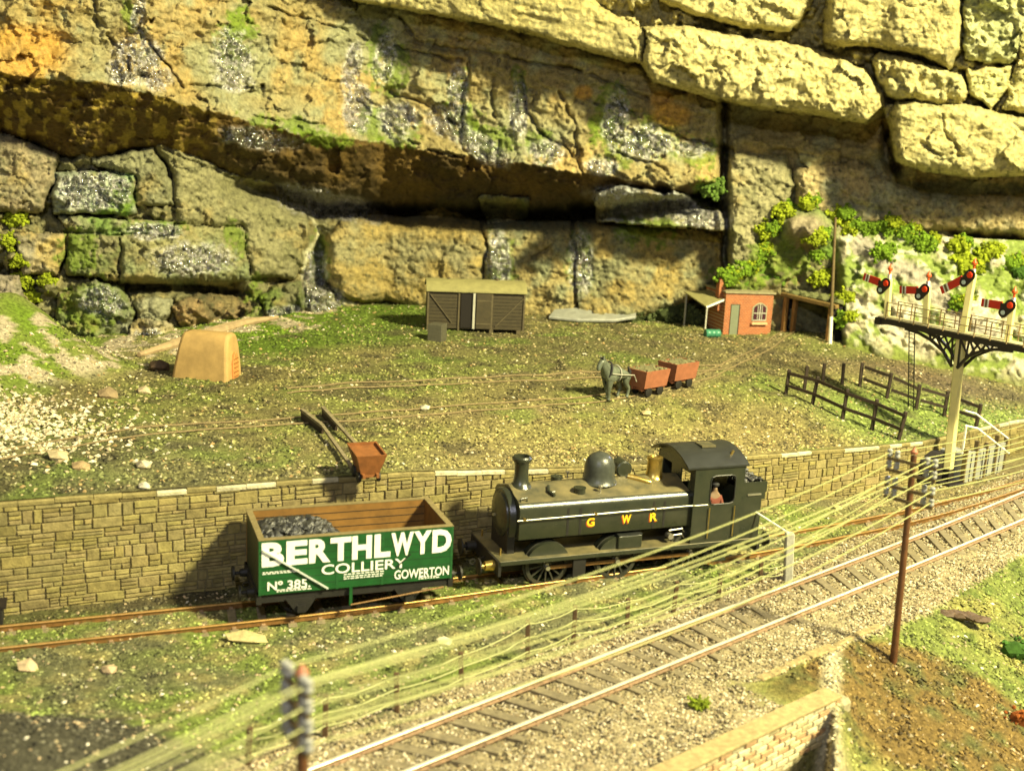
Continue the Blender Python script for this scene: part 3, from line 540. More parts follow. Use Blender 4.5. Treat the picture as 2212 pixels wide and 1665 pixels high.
lft = sst(1830, 1790, HX); hc = mixc(hc, lft, (.2, .16, .07)); hc = mixc(hc, lft*sst(.46, .56, n5), (.11, .2, .02)); hc = mixc(hc, pr*1.4, (.27, .23, .15))
hc = mixc(hc, sst(.85, 1, HT)*.8, (.13, .15, .03))
D = np.stack([(HX-1106)/F_, -(HP-832.5)/F_, -np.ones_like(HX)], -1) @ MC.T
HV = D*(HY/D[..., 1])[..., None]+np.array([0, 0, H])
keep = ~((HX > 1682)&(HX < 1796)&(HP > 622)); G = grid(*HX.shape); G = G[keep.reshape(-1)[G].all(1)]
tagit(meshobj('hillside', HV.reshape(-1, 3), G, M['rock'], smooth=True, cols=np.clip(hc, 0, 1).reshape(-1, 3), wet=np.zeros(HX.size)), kind='structure')
def hsurf(px, py):
    if px < 1562: return ysurf(px, py)
    i = int(np.clip((px-1562)/3.6, 0, len(hx)-1)); t = (py-top[i, 0])/(bot[i, 0]-top[i, 0])
    if t < 0 or t > 1: return ysurf(px, py)
    return float(HY[i, int(t*109)])
# ------------------------------------------------------------------ coursed retaining wall
def block_wall(name, base, topz, cols, course, parent, m, thick=.35, prot=.05, wmin=.3, wmax=1., split=.5, gap=.035, cap=0.):
    """base: function s->(x,y), total length; blocks of varied size with open joints over a recessed backing"""
    V = []; F = []; C = []; (fn, Ltot) = base
    def put(s0, s1, z0, z1, col):
        p = prot*(.3+.9*random.random()); ch = min(.03, (z1-z0)*.2); n = len(V)
        for ss, zz, dd in ((s0, z0, -.03), (s1, z0, -.03), (s1, z1, -.03), (s0, z1, -.03), (s0+ch, z0+ch, p), (s1-ch, z0+ch, p*random.uniform(.6, 1.2)), (s1-ch, z1-ch, p*random.uniform(.6, 1.2)), (s0+ch, z1-ch, p)):
            (x, y), (nx_, ny_) = fn(ss); V.append((x+nx_*dd, y+ny_*dd, zz)); C.append(col)
        F.extend([tuple(n+i for i in q) for q in ((4, 5, 6, 7), (0, 1, 5, 4), (1, 2, 6, 5), (2, 3, 7, 6), (3, 0, 4, 7))])
    z = -.3; row = 0
    while z < 4.6:
        hh = course*random.uniform(.75, 1.2); s = -random.random()*.5
        while s < Ltot:
            w = random.uniform(wmin, wmax)
            parts = [(0, 1)] if random.random() > split else ([(0, .45), (.45, 1)] if random.random() > .35 else [(0, .34), (.34, .68), (.68, 1)])
            for a, b in parts:
                subs = [(s, s+w)] if random.random() > .35 or w < .5 else [(s, s+w*.55), (s+w*.55, s+w)]
                for s0, s1 in subs:
                    zt = topz(max(0, min(Ltot, (s0+s1)/2))); z0 = z+hh*a; z1 = min(z+hh*b, zt)
                    if z1-z0 > .06: put(max(s0, 0)+gap/2, min(s1, Ltot)-gap/2, z0+gap/2, z1-gap/2, np.array(cols)*random.uniform(.82, 1.18)*np.array([1, random.uniform(.96, 1.03), random.uniform(.85, 1.1)]))
            s += w
        z += hh; row += 1
    return meshobj(name, V, F, m, parent, cols=np.array(C))
ws = np.linspace(-34, 50, 700); wxy = np.stack([ws, ywall(ws)], -1)
for _ in range(40): wxy[1:-1] = .5*wxy[1:-1]+.25*(wxy[:-2]+wxy[2:])
sl_ = np.concatenate([[0], np.cumsum(np.hypot(*np.diff(wxy, axis=0).T))])
def wfn(s):
    x = float(np.interp(s, sl_, wxy[:, 0])); y = float(np.interp(s, sl_, wxy[:, 1])); i = min(max(int(np.searchsorted(sl_, s)), 1), 699)
    d = wxy[i]-wxy[i-1]; d = d/np.linalg.norm(d); return (x, y-.04), (d[1], -d[0])
def wtop(s): return float(np.interp(np.interp(s, sl_, wxy[:, 0]), WX, WT))-.05
RW = thing('retaining_wall', 'long coursed stone retaining wall holding up the yard behind the locomotive', 'wall')
block_wall('stonework', (wfn, sl_[-1]), lambda s: wtop(s)-.02, (.24, .2, .082), .42, RW, M['wall'], wmin=.4, wmax=1.15, split=.66, gap=.022, prot=.06)
V = []; F = []
for s in np.linspace(0, sl_[-1], 500):
    (x, y), (a, b) = wfn(s); V += [(x-a*.02, y-b*.02, -.5), (x-a*.02, y-b*.02, wtop(s)), (x-a*.6, y-b*.6, wtop(s)+.0)]
for i in range(499): F += [(i*3, i*3+3, i*3+4, i*3+1), (i*3+1, i*3+4, i*3+5, i*3+2)]
meshobj('joint_backing', V, F, mat('joint', (.17, .145, .07), .9), RW)
V = []; F = []; C = []; s = 0
while s < sl_[-1]-1.2:
    w = random.uniform(.7, 1.4); n = len(V); pz = random.uniform(-.02, .03); px_ = np.interp(s, sl_, wxy[:, 0])
    cc = np.array((.5, .46, .3) if (-13 < px_ < -7 or -3 < px_ < 1 or px_ > 8) and random.random() < .7 else (.24, .2, .08))*random.uniform(.85, 1.15)
    for ss in (s+.01, s+w-.01):
        (x, y), (a, b) = wfn(ss); z = wtop(ss)+pz
        for dd, dz in ((.07, -.1), (.08, .02), (.04, .06), (-.42, .06), (-.42, -.1)): V.append((x+a*dd, y+b*dd, z+dz)); C.append(cc)
    F += [tuple(n+i for i in range(5)), tuple(n+9-i for i in range(5))]+[(n+i, n+i+5, n+(i+1) % 5+5, n+(i+1) % 5) for i in range(5)]; s += w
meshobj('coping', V, F, M['wall'], RW, cols=np.array(C))
# ------------------------------------------------------------------ foreground brick wall
BWT = thing('brick_wall', 'blurred low wall of cream and red bricks with sandy coping at the bottom edge', 'wall')
bn = np.array([_wd[1], -_wd[0]]); b0 = BW0[:2]+bn*.42
def bfn(s): p = b0+_wd*s; return (float(p[0]), float(p[1])), (float(bn[0]), float(bn[1]))
V = []; F = []; C = []; z = .02; r = 0
while z > -4:
    s = -(r % 2)*.28
    while s < LW-.05:
        s0, s1 = max(s+.015, 0), min(s+.54, LW); n = len(V); p = random.uniform(.0, .035); t = random.random()
        cc = np.array((.56, .5, .32) if t < .6 else ((.46, .3, .16) if t < .78 else (.48, .41, .23)))*random.uniform(.8, 1.15)
        if s1-s0 > .05:
            for ss, zz, dd in ((s0, z-.17, -.03), (s1, z-.17, -.03), (s1, z, -.03), (s0, z, -.03), (s0+.02, z-.15, p), (s1-.02, z-.15, p), (s1-.02, z-.02, p), (s0+.02, z-.02, p)):
                (x, y), (a, b) = bfn(ss); V.append((x+a*dd, y+b*dd, zz)); C.append(cc)
            F.extend([tuple(n+i for i in q) for q in ((4, 5, 6, 7), (0, 1, 5, 4), (1, 2, 6, 5), (2, 3, 7, 6), (3, 0, 4, 7))])
        s += .56
    z -= .2; r += 1
meshobj('brickwork', V, F, M['wall'], BWT, cols=np.array(C))
mb = MB(); pA, pB = b0, b0+_wd*LW
def quadbox(mb, a, b, n0, n1, z0, z1):
    P = [a+bn*n0, b+bn*n0, b+bn*n1, a+bn*n1]; return mb.add([(*p, z0) for p in P]+[(*p, z1) for p in P], [(0, 1, 2, 3), (4, 5, 6, 7), (0, 1, 5, 4), (1, 2, 6, 5), (2, 3, 7, 6), (3, 0, 4, 7)])
quadbox(MB(), pA, pB, -.5, .1, .03, .12)
quadbox(mb, pA, pB, -.62, .07, .03, .14); mb.build('coping', mat('sandy_coping', (.36, .28, .13), .9, var=.35, scale=5, bump=.5), BWT, bevel=.02)
mb = MB(); quadbox(mb, pA, pB, -.6, -.06, -7, .02); mb.build('joint_backing', bpy.data.materials['joint'], BWT)
mb = MB(); e = b0+_wd*LW; quadbox(mb, e, e+_wd*.6, -.5, .1, -7, -.12); mb.build('end_pier', mat('sandy_render', (.34, .3, .18), .9, var=.3, scale=4, bump=.6), BWT, bevel=.12)
# cork kerb strip along the ballast edge
mb = MB(); kp = [lh(*p) for p in [(1640, 1468), (1700, 1440), (1745, 1418), (1803, 1396), (1850, 1372), (1905, 1350)]]
for a, b in zip(kp[:-1], kp[1:]): mb.bar(a+(0, 0, .02), b-(b-a)*.06+(0, 0, random.uniform(0, .06)), .3+random.uniform(-.14, .16), .1)
tagit(mb.build('edging_strip', mat('cork', (.31, .24, .11), .95, var=.5, scale=6, bump=.6), bevel=.03), 'broken sandy cork edging strip along the ballast', 'edging')
# ------------------------------------------------------------------ railway tracks
def smooth_path(P, n=120):
    P = np.array(P, float); d = np.concatenate([[0], np.cumsum(np.hypot(*np.diff(P[:, :2], axis=0).T))]); t = np.linspace(0, d[-1], n)
    Q = np.stack([np.interp(t, d, P[:, k]) for k in range(3)], -1)
    for _ in range(60): Q[1:-1] = .5*Q[1:-1]+.25*(Q[:-2]+Q[2:])
    return Q
def rail(Q, parent, web, head, z0, hgt, w):
    mb = MB(); mh = MB()
    for a, b in zip(Q[:-1], Q[1:]):
        e = (b-a)*.02; a = a-e; b = b+e
        A = np.array([a[0], a[1], z0+hgt*.4]); B = np.array([b[0], b[1], z0+hgt*.4]); mb.bar(A, B, w*.45, hgt*.8)
        mb.bar(A-(0, 0, hgt*.35), B-(0, 0, hgt*.35), w*1.5, hgt*.14)
    V = []; F = []; N = len(Q); pr_ = [(-.5, -.16), (-.5, .03), (-.3, .12), (0, .15), (.3, .12), (.5, .03), (.5, -.16)]; K = len(pr_)
    for i, q in enumerate(Q):
        d = Q[min(i+1, N-1)]-Q[max(i-1, 0)]; d = d[:2]/np.linalg.norm(d[:2]); nn = (d[1], -d[0])
        for u, v in pr_: V.append((q[0]+nn[0]*u*w, q[1]+nn[1]*u*w, z0+hgt*.85+v*hgt))
    for i in range(N-1): F += [(i*K+k, i*K+(k+1) % K, (i+1)*K+(k+1) % K, (i+1)*K+k) for k in range(K)]
    r = mb.build('rail', web, parent); h = meshobj('rail_head', V, F, head, r, smooth=True); return r
def sleepers(QA, QB, parent, step, ext, w, z0, zt):
    C_ = (QA+QB)/2; d = np.concatenate([[0], np.cumsum(np.hypot(*np.diff(C_[:, :2], axis=0).T))]); s = 0; k = 0
    while s < d[-1]:
        a = np.array([np.interp(s, d, QA[:, k_]) for k_ in range(2)]); b = np.array([np.interp(s, d, QB[:, k_]) for k_ in range(2)]); u = (b-a)/np.linalg.norm(b-a)
        j = random.uniform(-.03, .03)
        o = MB().bar((*(a-u*(ext+j)), (z0+zt)/2), (*(b+u*(ext-j)), (z0+zt)/2+random.uniform(-.02, .01)), w*random.uniform(.85, 1.1), zt-z0).build('sleeper', M['sleeper'], parent, bevel=.015)
        for p in (a, b): MB().bar((*(p-u*.13), zt+.02), (*(p+u*.13), zt+.02), .13, .06).build('chair', M['webm'], o)
        s += step; k += 1
MT = thing('railway_track', 'straight bright railed track on pale ballast in the foreground', 'railway track', group=None)
QA = smooth_path(extend(TRA, 9, 22)); QB = smooth_path(extend(TRB, 9, 22))
rail(QA, MT, M['webm'], M['railtop'], .1, .17, .14); rail(QB, MT, M['webm'], M['railtop'], .1, .17, .14)
sleepers(QA, QB, MT, 1.05, .55, .34, -.1, .07)
LBK = [at(-200, 1375), at(0, 1359), at(285, 1331), at(560, 1304), at(1030, 1252), at(1380, 1203), at(1640, 1163), at(1913, 1111), at(2050, 1082), at(2212, 1037), at(2420, 970)]
LNR = [at(-200, 1442), at(18, 1410), at(400, 1370), at(785, 1330), at(1140, 1270), at(1460, 1236), at(1718, 1196), at(1952, 1148), at(2080, 1113), at(2212, 1066), at(2420, 995)]
LT = thing('railway_track', 'rusty grass-grown siding under the locomotive and green wagon', 'railway track')
QA2 = smooth_path(LBK, 140); QB2 = smooth_path(LNR, 140)
cen = (QA2+QB2)/2; dd = QB2-QA2; dd /= np.linalg.norm(dd, axis=1)[:, None]; QA2 = cen-dd*.84; QB2 = cen+dd*.84
rail(QA2, LT, M['rust'], M['railtopd'], .0, .2, .11); rail(QB2, LT, M['rust'], M['railtopd'], .0, .2, .11)
sleepers(QA2, QB2, LT, 1.0, .35, .3, -.16, .0)
# narrow tramways in the yard
def tramway(A, B, label):
    t = thing('tramway', label, 'narrow track')
    for P in (A, B):
        Q = smooth_path([yh(*p) for p in P], 90); V = [(q[0], q[1], float(zyard(q[0], q[1]))+.07) for q in Q]
        MB().tube(V, .035, 5).build('rail', M['thinrail'], t)
tramway([(1700, 712), (1625, 760), (1555, 796), (1480, 822), (1390, 846), (1290, 858), (1100, 873), (900, 886), (740, 897), (620, 908), (320, 922), (160, 938), (0, 975)],
        [(1726, 714), (1640, 770), (1570, 808), (1490, 834), (1400, 858), (1290, 872), (1100, 887), (900, 900), (740, 912), (620, 921), (320, 936), (160, 955), (0, 995)], 'faint narrow tramway running from the mine mouth under the horse and tubs')
tramway([(1560, 790), (1470, 790), (1380, 800), (1200, 812), (1000, 818), (800, 826), (620, 842)], [(1560, 800), (1470, 803), (1380, 812), (1200, 825), (1000, 830), (800, 837), (620, 852)], 'faint branch tramway behind the horse curving left across the yard')
# ------------------------------------------------------------------ scatter
def scatter(n, X0, X1, yf, zf, cf, rf):
    X = RNG.uniform(X0, X1, n); Y = yf(X); Z = zf(X, Y); return np.stack([X, Y, Z], -1), rf(n), cf(X, Y, n)
def vis(P):
    c_ = (P-[0, 0, H]) @ MC; px = 1106+F_*c_[:, 0]/-c_[:, 2]; py = 832.5-F_*c_[:, 1]/-c_[:, 2]
    return (px > -250)&(px < 2460)&(py > 200)&(py < 1850)
def mixpal(n, pals, w): return np.array(pals)[RNG.choice(len(pals), n, p=np.array(w)/sum(w))]*(.7+.6*RNG.rand(n, 1))
n = 120000; X = RNG.uniform(-34, 60, n); Y = ywall(X)+.3+RNG.rand(n)**1.3*46; P = np.stack([X, Y, zyard(X, Y)], -1); k = vis(P)&(zyard(X, Y) < 6.5); P = P[k]
C = np.clip(yardcol(P[:, 0], P[:, 1])*(.3+1.9*RNG.rand(len(P), 1)**1.8), 0, 1); pk = RNG.rand(len(P)) < .08; C[pk] = mixpal(pk.sum(), [(.5, .4, .22), (.6, .55, .4), (.35, .24, .1)], [3, 1, 2])
pebbles(P, .045+.08*RNG.rand(len(P))**2, C, 'ground_scatter', 'fine crumbs of turf and ash strewn over the yard', 'ground cover')
n = 130000; X = RNG.uniform(-22, 45, n); Y = RNG.uniform(12, 60, n); P = np.stack([X, Y, zlow(X, Y)], -1)
yf = np.interp(X, [p[0] for p in extend(FEN, 14, 25)], [p[1] for p in extend(FEN, 14, 25)]); yb = np.interp(X, BRD[:, 0], BRD[:, 1]); u = (X-BW0[0])*_wd[0]+(Y-BW0[1])*_wd[1]; sw = -((X-BW0[0])*(-_wd[1])+(Y-BW0[1])*_wd[0])
inb = (Y < yf+.4*RNG.randn(n))&(((sw < -.1))&(Y > yb-.2*RNG.rand(n))|((sw < -.1)&(X < BW1[0])))&(blob(X, Y, at(-20, 1700, .8), 5.4, .72) < .3)
top_ = (Y < ywall(X)-.2)
for _ in range(1):
    # dense ballast
    m_ = RNG.uniform(0, 1, 150000); XB = RNG.uniform(-14, 42, 150000); YB = np.interp(XB, [p[0] for p in extend(FEN, 14, 25)], [p[1] for p in extend(FEN, 14, 25)])+.5-RNG.rand(150000)**.9*22
    PB = np.stack([XB, YB, zlow(XB, YB)+.02], -1); yb = np.interp(XB, BRD[:, 0], BRD[:, 1]); sw = -((XB-BW0[0])*(-_wd[1])+(YB-BW0[1])*_wd[0])
    ub = (XB-BW0[0])*_wd[0]+(YB-BW0[1])*_wd[1]
    ok = vis(PB)&(YB > 12)&(((YB > yb-.15)&(ub > LW-2))|((sw < .0)&(ub <= LW-2)))&(blob(XB, YB, at(-20, 1700, .8), 5.4, .72) < .3); PB = PB[ok]
CB = mixpal(len(PB), [(.34, .29, .17), (.21, .175, .1), (.55, .48, .34), (.08, .065, .04), (.29, .22, .12)], [4, 3, 3, 2, 2])
pebbles(PB, .033+.042*RNG.rand(len(PB)), CB, 'ballast', 'pale grey brown ballast chips around the foreground track', 'ballast')
k = top_&vis(P)&~inb; P2 = P[k][:85000]; C2 = np.clip(lowcol(P2[:, 0], P2[:, 1])*(.3+2.3*RNG.rand(len(P2), 1)**1.6), 0, 1); pk = RNG.rand(len(P2)) < .11; C2[pk] = mixpal(pk.sum(), [(.45, .34, .2), (.6, .56, .45), (.3, .25, .15)], [3, 1, 2])
n = 14000; XE = RNG.uniform(6, 24, n); YE = RNG.uniform(14, 48, n); PE = np.stack([XE, YE, zlow(XE, YE)+.02], -1); ybe = np.interp(XE, BRD[:, 0], BRD[:, 1]); ue = (XE-BW0[0])*_wd[0]+(YE-BW0[1])*_wd[1]; PE = PE[vis(PE)&(YE < ybe-.1)&(ue > LW-.2)]
pebbles(PE, .05+.08*RNG.rand(len(PE))**2, np.clip(lowcol(PE[:, 0], PE[:, 1])*(.35+1.6*RNG.rand(len(PE), 1)), 0, 1), 'slope_turf', 'coarse crumbly turf on the green and brown slope at lower right', 'ground cover')
pebbles(P2, .045+.055*RNG.rand(len(P2))**2, C2, 'grass_scatter', 'crumbly green and grey turf beside the siding', 'ground cover')
n = 3400; a = yh(50, 930); X = a[0]-3.2+RNG.randn(n)*3.3; Y = a[1]+RNG.randn(n)*2.4-.3*(X-a[0]); ok = Y > ywall(X)+.5; X = X[ok]; Y = Y[ok]; P = np.stack([X, Y, zyard(X, Y)+.03], -1)
pebbles(P, .06+.12*RNG.rand(len(P))**2.5, mixpal(len(P), [(.66, .6, .42), (.5, .42, .26), (.38, .3, .17)], [5, 3, 1]), 'stone_chippings', 'heap of cream stone chippings at the left edge of the yard', 'chippings')
# loose stones one can point at
LS = [((262, 1098-240), .42, (.32, .24, .13), 'brown pebble pair leader left of the tan kiln', 1), ((300, 850), .32, (.5, .42, .28), 'cream pebble left of the tan kiln', 1), ((120, 1092), .34, (.55, .45, .25), None, 0)]
def stone(px, py, r, colr, label, f=yh, sq=(1.2, 1, .75), nm='loose_stone'):
    p = f(px, py); mb = MB(); mb.rock((0, 0, r*.3), r, sq); o = mb.build(nm, mat('stone_tone', colr, .8, var=.3, scale=5, bump=.5), bevel=0); o.location = tuple(p)
    s = o.modifiers.new('s', 'SUBSURF'); s.subdivision_type = 'SIMPLE'; s.levels = s.render_levels = 1
    tagit(o, label, 'stone', 'loose stones'); return o
stone(232, 858, .42, (.3, .22, .12), 'brown pebble at the foot of the grassy bank, left of the kiln')
stone(312, 848, .3, (.5, .4, .25), 'cream pebble between the bank and the kiln')
stone(128, 990, .36, (.55, .45, .26), 'cream stone lying left in the yard below the chippings')
stone(310, 1010, .3, (.6, .52, .34), 'pale stone in the open grass left of the ramp')
stone(312, 1068-14, .24, (.6, .55, .42), 'small white stone just above the retaining wall coping')
stone(175, 1012, .3, (.38, .27, .14), 'brown stone near the white stone in the left yard')
stone(918, 884, .24, (.6, .56, .4), 'white stone on the tramway right of the ramp')
stone(1395, 905-10, .22, (.55, .45, .22), 'tan stone on the ash below the horse')
stone(1080, 960, .5, (.5, .38, .14), 'big cream stone among the foreground telegraph wires', lh) if False else None
stone(958, 1390, .24, (.62, .56, .36), 'cream stone lying between wires and wagon wheels', lh)
stone(62, 1445, .28, (.55, .42, .26), 'pinkish stone in the turf at far left', lh)
stone(235, 1450, .24, (.48, .36, .22), 'pale brown stone in the turf under the wagon end of the siding', lh)
stone(525, 1384, .42, (.5, .42, .2), 'long crumbly cork fragment beside the near rail', lh, (1.9, .7, .5), 'cork_fragment')
stone(1810, 1100, .22, (.5, .45, .2), 'yellowish stone between the two tracks near the concrete post', lh)
# ------------------------------------------------------------------ moss and lichen clumps
def clump(px, py, r, colr, label, group, yf=None, front=.3, n=420, nm='lichen_clump', cat='lichen'):
    if yf is None: y = (hsurf(px, py) if px > 1562 else ysurf(px, py))-front; p = aty(px, py, y)
    else: p = yf(px, py)
    V = []; F = []; C = []; mb = MB()
    mb.rock((0, 0, r*.3 if yf else 0), r*.75, (1, .55, .8)); C += [np.array(colr)*.7]*12  # core coloured darker so the gaps between crumbs look shaded
    for i in range(n):
        d = RNG.randn(3); d /= np.linalg.norm(d); q = d*r*RNG.rand()**.45*np.array([1, .6, .8])*(.75+.45*math.sin(5*d[0]+px)*math.sin(4*d[2]+py)); k0 = len(mb.v)
        mb.rock(q+(0, 0, r*.3 if yf else 0), r*random.uniform(.05, .14), (1, 1, 1)); C += [np.array(colr)*random.uniform(.55, 1.35)]*(len(mb.v)-k0)
    o = meshobj(nm, mb.v, mb.f, M['moss'], cols=np.clip(np.array(C), 0, 1)); o.location = tuple(float(v) for v in p)
    tagit(o, label, cat, group); return o
YG = (.27, .33, .02); DG = (.15, .25, .02)
for (px, py, r, w) in [(30, 468, 1.05, 'topmost tuft of the chain at the left edge'), (12, 520, .8, 'small tuft second down the chain at the left edge'), (38, 560, .85, 'tuft midway down the chain at the left edge'), (50, 603, .8, 'tuft above the lowest two at the left edge'), (68, 642, .85, 'lowest tuft of the chain at the left edge'), (102, 608, .8, 'tuft on the right end of the chain at the left edge')]:
    clump(px, py, r*.85, YG, 'yellow green lichen, '+w, 'yellow lichen tufts at the left edge')
RC = [(1572, 600, 1.1, 'just behind the brick hut chimney'), (1606, 578, 1.1, 'right of the hut chimney'), (1640, 545, .95, 'halfway up the rock left of the plaster outcrop'), (1655, 500, .95, 'on the rock left of the plaster outcrop top'), (1692, 458, 1.05, 'above the left corner of the plaster outcrop'),
      (1745, 440, .8, 'on top of the plaster outcrop'), (1812, 468, 1.0, 'beside the tip of the tall bare pole'), (1836, 492, .8, 'just right of the bare pole top'), (1765, 512, .95, 'below the plaster outcrop, left of the pole'), (1752, 560, 1.0, 'above the mine mouth beside the pole'), (1772, 600, .9, 'right above the mine mouth lintel'),
      (1876, 494, .75, 'leftmost on the line under the fawn slab'), (1918, 488, 1.0, 'plump tuft on the line under the fawn slab'), (1962, 502, .95, 'third on the line under the fawn slab'), (2002, 525, 1.0, 'above the middle signal arms'), (1908, 545, .95, 'alone on the grass left of the signals'),
      (2072, 530, 1.0, 'under the dark gap in the wall'), (2092, 572, 1.3, 'big tuft behind the tallest signal'), (2140, 545, 1.0, 'right of the tallest signal finial'), (2186, 570, 1.0, 'near the right edge under the wall'), (2075, 655, .9, 'behind the tallest signal post'), (1815, 650, 1.0, 'right of the mine mouth post'), (1826, 690, .8, 'low beside the bare pole')]
for px, py, r, w in RC:
    clump(px+14, py-8, r*.75, DG if random.random() < .5 else YG, 'small lichen next to the tuft '+w, 'lichen bushes on the hillside', n=260)
    clump(px, py, r*1.0, YG if random.random() < .6 else DG, 'bushy green lichen '+w, 'lichen bushes on the hillside')
clump(1535, 405, 1.2, (.1, .17, .03), 'dark green moss tuft in the rock cleft', 'moss in the cleft', nm='moss_tuft', cat='moss')
clump(2205, 590, .7, (.06, .13, .02), 'dark lichen ball at the right frame edge', None)
for (px, py, r, w) in [(1362, 672, 1.2, 'left tip, against the slab'), (1420, 655, 1.4, 'rear mound in the middle'), (1475, 650, 1.6, 'rear mound nearest the hut'), (1395, 668, 1.5, 'left half, behind the grey puddle'), (1450, 672, 1.8, 'middle, left of the hut lean-to'), (1500, 678, 1.4, 'right end, under the lean-to roof')]:
    p = yh(px, py+22); o = clump(px, py, r*.9, (.075, .095, .035), 'dark heaped undergrowth, '+w, 'undergrowth beside the hut', yf=lambda a, b, p=p: p, n=420, nm='undergrowth', cat='bush')
clump(1510, 1530, .42, (.2, .26, .02), 'round moss ball on the ballast in the foreground', None, yf=lh, n=220, nm='moss_ball', cat='moss')
clump(2190, 1415, .75, (.05, .12, .02), 'dark bush on the grass slope at the right edge', None, yf=lh, n=90, nm='bush', cat='bush')
clump(2205, 1560, .6, (.3, .09, .02), 'rust coloured tuft on the slope at the right edge', None, yf=lh, n=70, nm='bush', cat='bush')
p = lh(2070, 1330); mb = MB()
for i in range(9): mb.rock((i*.17-.7, -.05*i+random.uniform(-.1, .1), .12), .32, (1.4, .8, .45))
o = mb.build('bark_flake', M['leaf']); o.location = tuple(p); tagit(o, 'dark curled bark flake lying on the green slope', 'bark')
# flat grey slab ("puddle") and plaster lip at the wall foot
p0 = yh(1280, 700); mb = MB(); mb.prism([(-3, -.3), (-1, -.55), (1.5, -.3), (3, .4), (3.1, 1.6), (1.2, 2.2), (-1, 1.4), (-2.6, .9)], -.1, .12, 'xy')
o = mb.build('grey_slab', mat('wet_plaster', (.3, .31, .27), .35, var=.25, scale=2, bump=.3), bevel=.05); o.location = tuple(p0+(0, .6, .3)); o.rotation_euler = (.28, 0, 0); tagit(o, 'smooth grey plaster apron at the foot of the ochre stone', 'slab')
mb = MB(); L = [yh(*p) for p in [(300, 772), (390, 745), (470, 720), (530, 702), (600, 690)]]; mb.tube([q+(0, 0, .15) for q in L], [.12, .3, .35, .28, .1], 8)
tagit(mb.build('plaster_lip', mat('pink_plaster', (.4, .29, .16), .7, var=.25, scale=2, bump=.4), smooth=True), 'pinkish plaster lip where wall meets yard behind the kiln', 'plaster')
mb = MB(); L = [yh(*p)+(0, 0, .05) for p in [(328, 818), (365, 806), (400, 797), (425, 791)]]; mb.tube(L, .06, 5); 
# ------------------------------------------------------------------ tan kiln
A = yh(368, 815); B = yh(491, 826); yaw = math.atan2(B[1]-A[1], B[0]-A[0]); Lk = np.linalg.norm((B-A)[:2])
K = thing('kiln', 'tan plaster loaf-shaped kiln with a small arched brick door on the right end', 'kiln', A-(0, 0, .1), yaw)
import bmesh
def loaf(L, Wd, Hh, tl, tw):
    V = []; F = []; n = 14; m = 16; rings = []
    for i in range(n+1):
        u = i/n; x = L*u; e = 1-(abs(2*u-1))**9*.0
        prof = []
        for j in range(m+1):
            a = math.pi*j/m; yy = -math.copysign(abs(math.cos(a))**.55, math.cos(a)); zz = abs(math.sin(a))**.5
            prof.append((yy, zz))
        for yy, zz in prof:
            sx = 1-(1-zz)*0; k = 1-tw*zz; xx = x+(tl[0]*zz*(1-u)-tl[1]*zz*u)*1.0
            V.append((xx, Wd/2+yy*Wd/2*k, Hh*zz))
    for i in range(n):
        for j in range(m): F.append((i*(m+1)+j, (i+1)*(m+1)+j, (i+1)*(m+1)+j+1, i*(m+1)+j+1))
    F += [tuple(range(m+1)), tuple(n*(m+1)+j for j in range(m+1))[::-1]]
    mb = MB(); mb.add(V, F); return mb
loaf(Lk, 1.9, 2.35, (.42, .12), .22).build('body', M['sand'], K, smooth=True, bevel=.22, seg=3)
mb = MB(); mb.prism([(.6, .02), (1.3, .02), (1.28, .9), (1.15, 1.3), (.95, 1.45), (.75, 1.3), (.62, .9)], Lk-.12, Lk+.06, 'yz'); d = mb.build('door', M['doorbr'], K, bevel=.02)
mb = MB()
for i in range(5): mb.box(Lk+.055, Lk+.075, .68, 1.22, .2+i*.22, .24+i*.22)
mb.build('course_line', M['wagwood'], d)
p = yh(345, 800); mb = MB(); mb.rock((0, 0, .2), .5, (1.2, .7, .8)); o = mb.build('rock', M['leaf']); o.location = tuple(p); tagit(o, 'dark rock in the shade left of the tan kiln', 'rock')
# ------------------------------------------------------------------ olive van body
A = yh(922, 712); B = yh(1131, 724); yaw = math.atan2(B[1]-A[1], B[0]-A[0]); Lv = np.linalg.norm((B-A)[:2]); hv = 2.42
VN = thing('van_body', 'grounded olive railway van body with arched roof and half open sliding doors', 'van body', A, yaw); wd = 2.7
MB().box(0, Lv, .06, wd, .12, hv).build('body', M['olive'], VN)
mb = MB()
for i in range(1, 11): mb.box(.1, Lv-.1, .04, .07, .12+i*.215, .135+i*.215)
mb.build('plank_groove', M['dark'], VN)
arc = lambda n, w, h, ov: [(-ov+(w+2*ov)*i/n, h*(1-(2*i/n-1)**2)) for i in range(n+1)]
pa = arc(12, wd, .55, .12); mb = MB(); mb.prism([(y, hv+z) for y, z in pa]+[(y, hv+z+.09) for y, z in pa[::-1]], -.1, Lv+.1, 'yz'); rf = mb.build('roof', M['roofol'], VN)
mb = MB(); mb.prism([(y, hv+z-.03) for y, z in arc(12, wd, .55, 0)], 0, .06, 'yz'); mb.prism([(y, hv+z-.03) for y, z in arc(12, wd, .55, 0)], Lv-.06, Lv, 'yz'); mb.build('gable', M['olivef'], VN)
for fx in (.22, .72): MB().lathe([(.1, 0), (.1, .1), (.05, .14)], 10, (Lv*fx, wd*.45, hv+.6)).build('vent', M['olivef'], rf)
mb = MB(); mb.bar((.0, -.02, hv+.13), (Lv, -.02, hv+.13), .03, .03); mb.build('rain_strip', M['olive'], rf)
mb = MB()
for x in (.03, Lv*.32, Lv*.66, Lv-.05): mb.box(x-.05, x+.05, -.02, .06, .0, hv)
